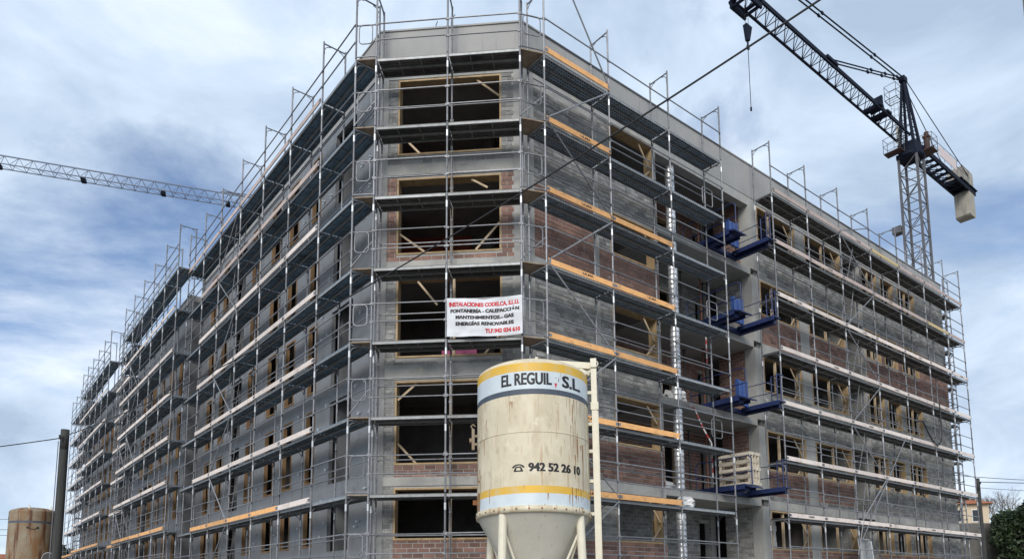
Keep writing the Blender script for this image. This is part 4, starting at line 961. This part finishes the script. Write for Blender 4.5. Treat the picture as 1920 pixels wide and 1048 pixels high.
# ------------------------------------------------------------------ tower cranes
def tri_truss(b, x0, x1, z0, wd, h, step, rc, rd_):
    n = max(1, round((x1-x0)/step)); d = (x1-x0)/n
    for y in (-wd/2, wd/2): b.beam((x0,y,z0), (x1,y,z0), rc*1.6, rc*1.6)
    b.beam((x0,0,z0+h), (x1,0,z0+h), rc*2, rc*2)
    for k in range(n):
        a, c, m_ = x0+k*d, x0+(k+1)*d, x0+(k+.5)*d
        for y in (-wd/2, wd/2):
            b.tube((a,y,z0), (m_,0,z0+h), rd_, 5); b.tube((m_,0,z0+h), (c,y,z0), rd_, 5)
        b.tube((a,-wd/2,z0), (a,wd/2,z0), rd_, 5); b.tube((a,-wd/2,z0), (c,wd/2,z0), rd_*.8, 4)
def lattice_mast(b, a, z0, z1, step, rc, rd_):
    n = round((z1-z0)/step); d = (z1-z0)/n; h = a/2; cs = [(-h,-h),(h,-h),(h,h),(-h,h)]
    for x, y in cs: b.beam((x,y,z0), (x,y,z1), rc, rc, up=(1,0,0))
    for k in range(n):
        za, zb = z0+k*d, z0+(k+1)*d
        for i in range(4):
            p, q = cs[i], cs[(i+1)%4]
            if (k+i) % 2: p, q = q, p
            b.tube((*p, za), (*q, zb), rd_, 5); b.tube((*p, za), (*q, za), rd_*.9, 5)
MK = T((29.13, 48.0, 0)) @ RZ(math.atan2(-RD.y, -RD.x))       # local x = along the jib
ck = thing('tower_crane', 'dark blue tower crane with grey lattice mast behind the right wing', 'tower crane', MK)
for z in range(0, 30, 5):
    b = MB(); lattice_mast(b, 1.22, z+.0 if z else .02, z+5.0, 1.25, .14, .032); part('mast_section', b.mesh('mast_section', 'mast'), ck, MK)
b = MB(); lattice_mast(b, 1.22, 30, 32.3, 1.15, .14, .035); part('mast_section', b.mesh('mast_section', 'mast'), ck, MK)
b = MB(); b.box(-.72, .72, -.72, .72, 32.3, 32.65); b.box(-.62, .66, -.58, .58, 32.651, 33.4); b.lathe([(.86,32.4),(.86,32.58)], 24); part('slewing_ring', b.mesh('slewing_ring', 'crane'), ck, MK)
b = MB(); b.box(.73, 1.45, -1.25, -.1, 32.7, 32.77); part('platform', b.mesh('platform', 'platerust'), ck, MK)
b = MB(); b.box(-1.75, -.73, .2, 1.2, 33.0, 33.07); pf = part('platform', b.mesh('platform', 'platerust'), ck, MK)
b = MB()
for x0, x1, y0, y1, z in ((-1.75,-.73,.2,1.2,33.07), (.73,1.45,-1.25,-.1,32.77)):
    for hh in (.55, 1.1): b.path([(x0,y0,z+hh),(x1,y0,z+hh),(x1,y1,z+hh),(x0,y1,z+hh),(x0,y0,z+hh)], .018, 4)
    for x, y in ((x0,y0),(x1,y0),(x1,y1),(x0,y1)): b.tube((x,y,z), (x,y,z+1.1), .02, 4)
part('railing', b.mesh('railing', 'mast'), pf, MK)
b = MB()
apx = (.30, 0, 38.4)
for x, y in ((.52,-.45),(.52,.45),(-.6,-.45),(-.6,.45)): b.tube((x,y,33.4), (apx[0]+ (.12 if x > 0 else -.12), y*.15, 38.3), .11, 8, .085)
for k in range(1, 8):
    f_ = k/8; z = 33.4+4.9*f_
    xs_ = [.52+(apx[0]+.12-.52)*f_, -.6+(apx[0]-.12+.6)*f_]; ys_ = .45-(.45-.07)*f_
    b.path([(xs_[0],-ys_,z),(xs_[0],ys_,z),(xs_[1],ys_,z),(xs_[1],-ys_,z),(xs_[0],-ys_,z)], .028, 4)
b.box(apx[0]-.25, apx[0]+.3, -.2, .2, 38.2, 38.6); part('apex_tower', b.mesh('apex_tower', 'crane'), ck, MK)
b = MB(); x0, x1, y0, y1, z = .15, 1.05, -1.0, -.15, 36.9
x0, x1, y0, y1 = .35, 1.2, -1.0, -.2
b.path([(x0,y0,z),(x1,y0,z),(x1,y1,z),(x0,y1,z),(x0,y0,z)], .03, 4)
for hh in (.55, 1.1): b.path([(x0,y0,z+hh),(x1,y0,z+hh),(x1,y1,z+hh),(x0,y1,z+hh),(x0,y0,z+hh)], .018, 4)
for x, y in ((x0,y0),(x1,y0),(x1,y1),(x0,y1)): b.tube((x,y,z), (x,y,z+1.1), .02, 4)
for k in range(4): b.tube((x0+(x1-x0)*k/3,y0,z), (x0+(x1-x0)*k/3,y1,z), .02, 4)
for k in range(7):
    zz = 33.6+.5*k; b.path([(.45+.35*math.cos(q), -.55+.35*math.sin(q), zz) for q in [i*math.pi/4 for i in range(9)]], .012, 4)
for q in range(4): b.tube((.45+.35*math.cos(q*1.57), -.55+.35*math.sin(q*1.57), 33.5), (.45+.35*math.cos(q*1.57), -.55+.35*math.sin(q*1.57), 36.9), .014, 4)
part('ladder_cage', b.mesh('ladder_cage', 'mast'), ck, MK)
b = MB(); b.box(-.5, .2, -.75, -.68, 33.7, 35.2); part('control_panel', b.mesh('control_panel', 'frame_cream'), ck, MK)
b = MB(); b.tube((-1.2, .7, 33.07), (-1.2, .7, 34.1), .20, 12); b.box(-1.42, -.98, .48, .92, 34.1, 34.25); b.tube((-1.2,.7,34.25), (-1.2,.7,34.55), .16, 10); part('slewing_motor', b.mesh('slewing_motor', 'platerust'), ck, MK)
JZ = 33.55
for k in range(9):
    b = MB(); tri_truss(b, 1.0+k*5.0, 6.0+k*5.0-.02, JZ, .92, .88, 1.0, .07, .028); part('jib_section', b.mesh('jib_section', 'crane'), ck, MK)
b = MB(); b.box(4.2, 4.8, -.6, .6, JZ+.1, JZ+.26); b.box(5.5, 6.0, -.6, .6, JZ+.1, JZ+.26); b.tube((5.1,-.4,JZ+.45), (5.1,.4,JZ+.45), .24, 12); b.box(4.6,4.8,-.25,.25,JZ+.9,JZ+1.5); part('trolley_winch', b.mesh('trolley_winch', 'crane'), ck, MK)
for s, z in ((40, JZ+.92), (11.3, JZ+.98)):
    for y in (-.12, .12):
        b = MB(); b.tube((apx[0], y, 38.45), (s, y, z), .045, 6)
        for q in (.12, .3, .5): p = Vector((apx[0], y, 38.45)).lerp(Vector((s, y, z)), q); b.box(p.x-.12, p.x+.12, p.y-.05, p.y+.05, p.z-.08, p.z+.08)
        part('tie_bar', b.mesh('tie_bar', 'crane'), ck, MK)
b = MB(); b.box(10.6, 11.9, -.16, .16, JZ+.86, JZ+1.06); part('tie_anchor', b.mesh('tie_anchor', 'crane'), ck, MK)
for y in (-.6, .6):
    b = MB(); b.tube((apx[0], y*.2, 38.45), (-9.4, y, 34.3), .03, 5); part('back_stay', b.mesh('back_stay', 'crane'), ck, MK)
b = MB()
for y in (-.52, .52): b.beam((-.8,y,33.3), (-10.9,y,33.3), .14, .34); 
for k in range(11): b.beam((-1.2-k*.9,-.52,33.25), (-1.2-k*.9,.52,33.25), .12, .2); 
for k in range(10): b.tube((-1.2-k*.9,-.52,33.2), (-2.1-k*.9,.52,33.2), .035, 4)
b.box(-11.0, -7.6, -.7, .7, 33.48, 33.54); cj = part('counter_jib', b.mesh('counter_jib', 'crane'), ck, MK)
b = MB()
for y in (-.7, .7):
    for hh in (.55, 1.1): b.tube((-2, y, 33.5+hh), (-9.4, y, 33.5+hh), .018, 4)
    for k in range(7): b.tube((-2-k*1.2, y, 33.4), (-2-k*1.2, y, 34.6), .018, 4)
part('railing', b.mesh('railing', 'mast'), cj, MK)
b = MB(); b.box(-6.6, -3.4, .72, .75, 33.6, 34.4); part('sign_board', b.mesh('sign_board', 'sign'), cj, MK)
def weight(x0, x1, z0, z1):
    b = MB(); c = .12; y0, y1 = -.55, .55
    pl = [(x0+c,z0),(x1-c,z0),(x1,z0+c),(x1,z1-c),(x1-c,z1),(x0+c,z1),(x0,z1-c),(x0,z0+c)]
    b.poly([(x,y0,z) for x, z in pl]); b.poly([(x,y1,z) for x, z in reversed(pl)])
    for k in range(8): (xa,za),(xb,zb) = pl[k], pl[(k+1)%8]; b.quad((xa,y0,za),(xa,y1,za),(xb,y1,zb),(xb,y0,zb))
    part('counterweight', b.mesh('counterweight', 'ballast'), ck, MK)
weight(-10.6, -9.5, 31.1, 34.9); weight(-9.46, -8.4, 33.6, 34.9)
HX = 20.6
b = MB()
for y in (-.5, .5): b.box(HX-.7, HX+.7, y-.06, y+.06, JZ-.5, JZ-.1)
for x in (HX-.55, HX+.55): b.tube((x,-.65,JZ-.05), (x,.65,JZ-.05), .12, 8); b.box(x-.07, x+.07, -.55, .55, JZ-.45, JZ-.33)
part('trolley', b.mesh('trolley', 'crane'), ck, MK)
b = MB(); b.tube((HX-.15,0,JZ-.4), (HX-.15,0,31.9), .012, 4); b.tube((HX+.15,0,JZ-.4), (HX+.15,0,31.9), .012, 4); part('hoist_rope', b.mesh('hoist_rope', 'cable'), ck, MK)
b = MB(); b.hull8([(HX-.1,-.09,31.1),(HX+.1,-.09,31.1),(HX+.1,.09,31.1),(HX-.1,.09,31.1),(HX-.32,-.12,32.0),(HX+.22,-.12,32.0),(HX+.22,.12,32.0),(HX-.32,.12,32.0)]); b.tube((HX,0,31.1),(HX,0,30.85),.05,6)
b.path([(HX+.11*math.sin(q), 0, 30.7+.11*math.cos(q)) for q in [i*math.pi/5 for i in range(9)]], .035, 6); part('hook_block', b.mesh('hook_block', 'crane'), ck, MK)
b = MB(); b.tube((HX,0,30.6), (HX,0,27.2), .018, 5); b.tube((HX,0,27.2), (HX,0,27.0), .05, 6); part('sling', b.mesh('sling', 'crane'), ck, MK)
b = MB(); b.box(.3, .9, -1.3, -.7, 26.8, 27.3); part('floodlight', b.mesh('floodlight', 'mast'), ck, MK)

JD = D2(70)
MJ = T((-59.7, 77.0, 0)) @ RZ(math.atan2(JD.y, JD.x))
c2 = thing('tower_crane', 'distant grey blue tower crane whose jib reaches in above the left wing', 'tower crane', MJ @ T((-14, 0, 0)))
b = MB(); lattice_mast(b, 1.6, .02, 50, 1.6, .15, .04); part('mast', b.mesh('mast', 'cranefar'), c2, MJ @ T((-14, 0, 0)))
b = MB(); b.box(-15.2,-12.8,-1.2,1.2,50,50.7); 
for x in (-15, -13): b.tube((x,0,50.7), (-14,0,56), .12, 6)
part('apex_tower', b.mesh('apex_tower', 'cranefar'), c2, MJ)
for k in range(5):
    b = MB(); tri_truss(b, -13+k*8.6, -13+(k+1)*8.6-.03, 50.75, 1.2, 1.3, 1.43, .06, .03); part('jib_section', b.mesh('jib_section', 'cranefar'), c2, MJ)
for t_ in (8.5, 17.2, 24.7, 3.9-14+10):
    b = MB(); b.box(t_, t_+.5, -.4, .4, 50.45, 50.85); part('pulley_box', b.mesh('pulley_box', 'crane'), c2, MJ)
b = MB(); b.tube((30,0,52.6), (24,0,52.2), .07, 5); b.beam((24,0,52.1),(33.5,0,52.35),.1,.1); b.tube((30,0,50.8),(33.5,0,52.3),.06,5); part('jib_nose', b.mesh('jib_nose', 'cranefar'), c2, MJ)
b = MB(); b.beam((-15,0,50.7), (-27,0,50.7), 1.2, .5); part('counter_jib', b.mesh('counter_jib', 'cranefar'), c2, MJ)
b = MB(); b.box(-26.5,-24.5,-.8,.8,48.2,50.4); part('counterweight', b.mesh('counterweight', 'ballast'), c2, MJ)

# ------------------------------------------------------------------ poles and cables
def cable(label, a, c, sag, r, n=40, group=None):
    a, c = Vector(a), Vector(c); b = MB(); pts = []
    for k in range(n+1): t_ = k/n; p = a.lerp(c, t_); p.z -= 4*sag*t_*(1-t_); pts.append(p - a)
    b.path([tuple(p) for p in pts], r, 5)
    return thing('cable', label, 'cable', T(a), group, b.mesh('cable', 'cable'))
def pole(label, x, y, h, r0, r1, m, bands=True):
    t = thing('utility_pole', label, 'utility pole', T((x, y, 0))); b = MB(); n = 10
    for k in range(n): b.tube((0,0,h*k/n), (0,0,h*(k+1)/n), r0+(r1-r0)*k/n, 14, r0+(r1-r0)*(k+1)/n, caps=(k == n-1))
    part('shaft', b.mesh('shaft', m, True), t)
    b = MB(); b.tube((0,-r1-.02,h-.35), (0,-r1-.16,h-.35), .02, 6); b.tube((0,-r1-.14,h-.42), (0,-r1-.14,h-.26), .04, 8); part('insulator', b.mesh('insulator', 'propdark'), t)
    return t
pole('dark tarred wooden utility pole standing left of the building end', -16.75, 26.0, 7.65, .175, .145, 'polewood')
b = MB(); b.tube((-.22,-.06,.02), (-.19,-.06,7.2), .016, 5)
part('cable_pipe', b.mesh('cable_pipe', 'steel'), bpy.data.objects['utility_pole'], T((-16.75, 26.0, 0)))
PB = (5.9, 7.2, 9.9)
cable('thick black cable strung diagonally across the facade from the tarred pole', (-16.72, 25.83, 7.35), PB, .75, .0155, 60)
cable('thin cable running left from the top of the tarred pole', (-16.8, 25.86, 7.3), (-42, 24.0, 5.3), .55, .02)
pt = thing('concrete_post', 'pale concrete post standing close by at the right edge', 'post', T((5.95, 7.2, 0)))
b = MB(); b.hull8([(-.12,-.12,0),(.16,-.12,0),(.16,.16,0),(-.12,.16,0),(-.08,-.1,10.2),(.12,-.1,10.2),(.12,.12,10.2),(-.08,.12,10.2)]); part('shaft', b.mesh('shaft', 'postconc'), pt)
b = MB(); b.box(-.25, .3, -.13, -.101, 9.85, 9.95); part('bracket', b.mesh('bracket', 'propdark'), pt)
pole('slim grey utility pole behind the scaffold at the far right', 31.3, 47.0, 8.75, .16, .12, 'polewood')
cable('upper telephone wire at the far right passing above the house', (27.0, 47.0, 9.3), (46, 50.0, 9.0), .35, .02, 24)
cable('middle telephone wire leaving the slim pole at the far right', (31.3, 46.9, 8.5), (46, 46.5, 8.45), .15, .025, 24)
cable('lower telephone wire leaving the slim pole at the far right', (31.3, 46.9, 8.1), (46, 47.5, 7.8), .2, .015, 24)
pole('second utility pole far left beside the orange roofed house', -45.6, 62.0, 6.0, .2, .17, 'polewood')
for k, (z, e) in enumerate(((7.9, 8.0), (7.0, 7.2), (6.3, 6.8))):
    cable(['uppermost of three telephone wires at the far left edge', 'middle of three telephone wires at the far left edge', 'lowest of three telephone wires at the far left edge'][k], (-70, 60, z+.3), (-42.3, 60+k, e-.3), .2, .02, 16)

# ------------------------------------------------------------------ far right: retaining wall, hill, house, shrubs, bare tree
b = MB(); b.hull8([(24,52,-.1),(140,60,-.1),(140,300,-.1),(24,300,-.1),(24,52,5.9),(140,60,5.9),(140,300,16),(24,300,10)]); struct('hill', b.mesh('hill', 'ground'))
rwl = thing('retaining_wall', 'old stained grey retaining wall behind the end of the right wing', 'wall', T((24, 51, 0)))
b = MB()
for k in range(12): b.box(24+4*k+.01, 28+4*k-.01, 51-.03*(k % 2)+.28*k, 51.6+.28*k, 0, 6.05+.04*(k % 3))
part('wall_panel', b.mesh('wall_panel', 'stonewall'), rwl, Matrix())
def hip_house(label, mw, wx_, dy, h, rh, wallm, roofm='roof'):
    t = thing('house', label, 'house', mw); b = MB(); b.box(-wx_/2, wx_/2, 0, dy, 0, h); part('wall', b.mesh('wall', wallm), t)
    b = MB(); o = .5; e = [(-wx_/2-o,-o,h),(wx_/2+o,-o,h),(wx_/2+o,dy+o,h),(-wx_/2-o,dy+o,h)]; rx = wx_/2-dy/2*.8
    rg = [(-rx,dy/2,h+rh),(rx,dy/2,h+rh)]
    rows = 14
    def slope(p0, p1, q0, q1):
        for k in range(rows):
            f0, f1 = k/rows, (k+1)/rows; L_ = lambda u, v, f: tuple(u[i]+(v[i]-u[i])*f for i in range(3))
            a_, b2, c_, d_ = L_(p0,q0,f0), L_(p1,q1,f0), L_(p1,q1,f1), L_(p0,q0,f1)
            b.hull8([a_, b2, c_, d_, (a_[0],a_[1],a_[2]+.07), (b2[0],b2[1],b2[2]+.07), (c_[0],c_[1],c_[2]+.015), (d_[0],d_[1],d_[2]+.015)])
    slope(e[0], e[1], rg[0], rg[1]); slope(e[1], e[2], rg[1], rg[1]); slope(e[2], e[3], rg[1], rg[0]); slope(e[3], e[0], rg[0], rg[0])
    part('roof', b.mesh('roof', roofm), t)
    for k in range(4):
        x = -wx_/2+.9+k*(wx_-2.6)/3; b = MB(); b.box(x, x+.9, -.03, .05, h-2.0, h-.7); wnd = part('window', b.mesh('window', 'glass'), t)
        b = MB(); b.box(x-.08, x, -.05, .04, h-2.08, h-.62); b.box(x+.9, x+.98, -.05, .04, h-2.08, h-.62); b.box(x, x+.9, -.05, .04, h-.7, h-.62); b.box(x, x+.9, -.06, .04, h-2.08, h-2.0); part('window_frame', b.mesh('window_frame', 'white'), wnd)
    b = MB(); b.box(wx_*.2, wx_*.2+.7, dy*.45, dy*.45+.7, h+rh*.3, h+rh+.7); part('chimney', b.mesh('chimney', wallm), t)
    return t
hip_house('cream house with an orange tiled roof beyond the retaining wall', T((50.5, 82, 7.6)) @ RZ(R_(-14)), 9, 7, 3.3, 1.35, 'cream')
hip_house('ochre house with orange tiled roof to the right of the cream one', T((57.5, 92, 7.9)) @ RZ(R_(-8)), 8, 7, 3.2, 1.3, 'ochre')
hip_house('low house with orange roof and white wall at the far left edge', T((-52, 70, 0)) @ RZ(R_(20)), 12, 8, 3.2, 2.2, 'white')
def leaf_cloud(b, c, rx_, ry, rz_, n, size, rd, shell=.55):
    for _ in range(n):
        while True:
            v = Vector((rd.uniform(-1,1), rd.uniform(-1,1), rd.uniform(-1,1)))
            if v.length <= 1: break
        v = v.normalized() * (v.length ** shell)
        p = Vector((c[0]+v.x*rx_, c[1]+v.y*ry, c[2]+v.z*rz_)); s = size*rd.uniform(.6, 1.4)
        u = Vector((rd.gauss(0,1), rd.gauss(0,1), rd.gauss(0,1))).normalized(); w_ = u.cross(Vector((rd.gauss(0,1), rd.gauss(0,1), rd.gauss(0,1)))).normalized()
        i = len(b.v); b.v += [tuple(p-u*s), tuple(p+w_*s*.6), tuple(p+u*s), tuple(p-w_*s*.6)]; b.f.append((i,i+1,i+2,i+3)); b.m.append(0)
def shrub(label, x, y, z, lobes, m, seed, size=.16, dens=1000, cat='shrub', name='ivy_shrub', trunk=.15):
    t = thing(name, label, cat, T((x, y, z))); rd = random.Random(seed); b = MB()
    for (dx, dy, dz_, rx_, ry, rz_) in lobes:
        for _ in range(7):
            o = Vector((rd.uniform(-.6,.6)*rx_, rd.uniform(-.6,.6)*ry, rd.uniform(-.55,.6)*rz_)); k = rd.uniform(.35, .62)
            leaf_cloud(b, (dx+o.x, dy+o.y, dz_+o.z), rx_*k, ry*k, rz_*k, int(dens/7*rx_*rz_/3), size, rd)
    part('foliage', b.mesh('foliage', m), t)
    b = MB()
    for (dx, dy, dz_, rx_, ry, rz_) in lobes: b.tube((dx*.3, dy*.3, 0), (dx, dy, dz_), trunk, 6, trunk*.3)
    part('trunk', b.mesh('trunk', 'bark'), t)
    return t
shrub('dark green ivy covered shrub spilling over the retaining wall at the far right', 36.2, 50.2, 0, [(0,0,6.1,2.3,1.6,1.5), (2.4,.3,6.9,2.3,1.6,1.7), (4.6,.4,7.3,2.4,1.6,1.5), (-1.2,-.3,4.0,1.4,1.2,1.6), (1.6,-.6,3.6,2.5,1.3,2.2), (4.6,.2,5.2,2.5,1.6,2.6), (3.8,-.6,2.2,3,1.4,1.8)], 'leaf', 3, .12, 4200)
shrub('darker clump of ivy at the corner of the frame beside the wall', 42.5, 51.5, 0, [(0,0,4.4,2.6,1.6,3.2), (1.5,0,6.8,2.4,1.6,1.7)], 'leaf', 4, .13, 3600)
shrub('dark conifer behind the orange roofed house at the far left edge', -63.5, 95, 0, [(0,0,5.5,3.6,3,3.2), (2.4,0,4,3,2,3), (-3,0,4,3.5,2.4,3.4)], 'leafdark', 5, .3, 1700, 'tree', 'conifer_tree', .25)
def bare_tree(label, x, y, z, h, seed):
    t = thing('bare_tree', label, 'tree', T((x, y, z))); rd = random.Random(seed); br_, tw = MB(), MB()
    def grow(p, d, ln, r, dep):
        q = p + d*ln; (br_ if dep > 2 else tw).tube(p, q, r, 5 if dep > 2 else 3, r*.7, caps=False)
        if dep == 0: return
        for _ in range(3 if dep > 1 else 4):
            nd = (d + Vector((rd.uniform(-.62,.62), rd.uniform(-.62,.62), rd.uniform(-.1,.45)))).normalized(); grow(q - d*ln*rd.uniform(0,.35), nd, ln*rd.uniform(.62,.85), r*.62, dep-1)
    for k in range(4): grow(Vector((rd.uniform(-.6,.6), 0, 0)), Vector((rd.uniform(-.35,.35), rd.uniform(-.2,.2), 1)).normalized(), h*.3, .10, 5)
    part('trunk', br_.mesh('trunk', 'bark'), t); part('twigs', tw.mesh('twigs', 'bark'), t, kind='stuff')
bare_tree('pale leafless tree standing behind the orange roofed houses', 65.0, 94, 7.5, 7.4, 8)
rs = thing('road_sign', 'round traffic sign seen from behind beside the rusty silo', 'road sign', T((-24.9, 38, 0)))
b = MB(); b.tube((0,0,0), (0,0,3.6), .03, 6); part('post', b.mesh('post', 'steel'), rs)
b = MB(); b.tube((0,-.03,3.35), (0,-.05,3.35), .32, 20); part('disc', b.mesh('disc', 'propdark'), rs)
b = MB(); b.path([(.33*math.cos(q), -.04, 3.35+.33*math.sin(q)) for q in [i*math.pi/10 for i in range(21)]], .018, 5); part('rim', b.mesh('rim', 'steel_bright'), rs)

# black hose looped over the far right scaffold
def hose(label, pts, r=.03):
    b = MB(); o = Vector(pts[0]); q = []
    P_ = [Vector(p) for p in pts]
    for i in range(len(P_)-1):
        p0, p1, p2, p3 = P_[max(i-1,0)], P_[i], P_[i+1], P_[min(i+2, len(P_)-1)]
        for k in range(8):
            t_ = k/8; q.append(.5*((2*p1) + (p2-p0)*t_ + (2*p0-5*p1+4*p2-p3)*t_*t_ + (3*p1-p0-3*p2+p3)*t_**3) - o)
    q.append(P_[-1]-o); b.path(q, r, 6)
    return thing('hose', label, 'hose', MR @ T(o), None, b.mesh('hose', 'cable'))
hose('black hose hanging in a loop from the third deck of the far right scaffold', [(22.0, -.08, 8.95), (22.6, -.1, 9.05), (23.2, -.12, 8.5), (23.9, -.12, 8.15), (24.6, -.1, 8.5), (24.75, -.08, 9.6), (24.7, -.08, 10.3)])
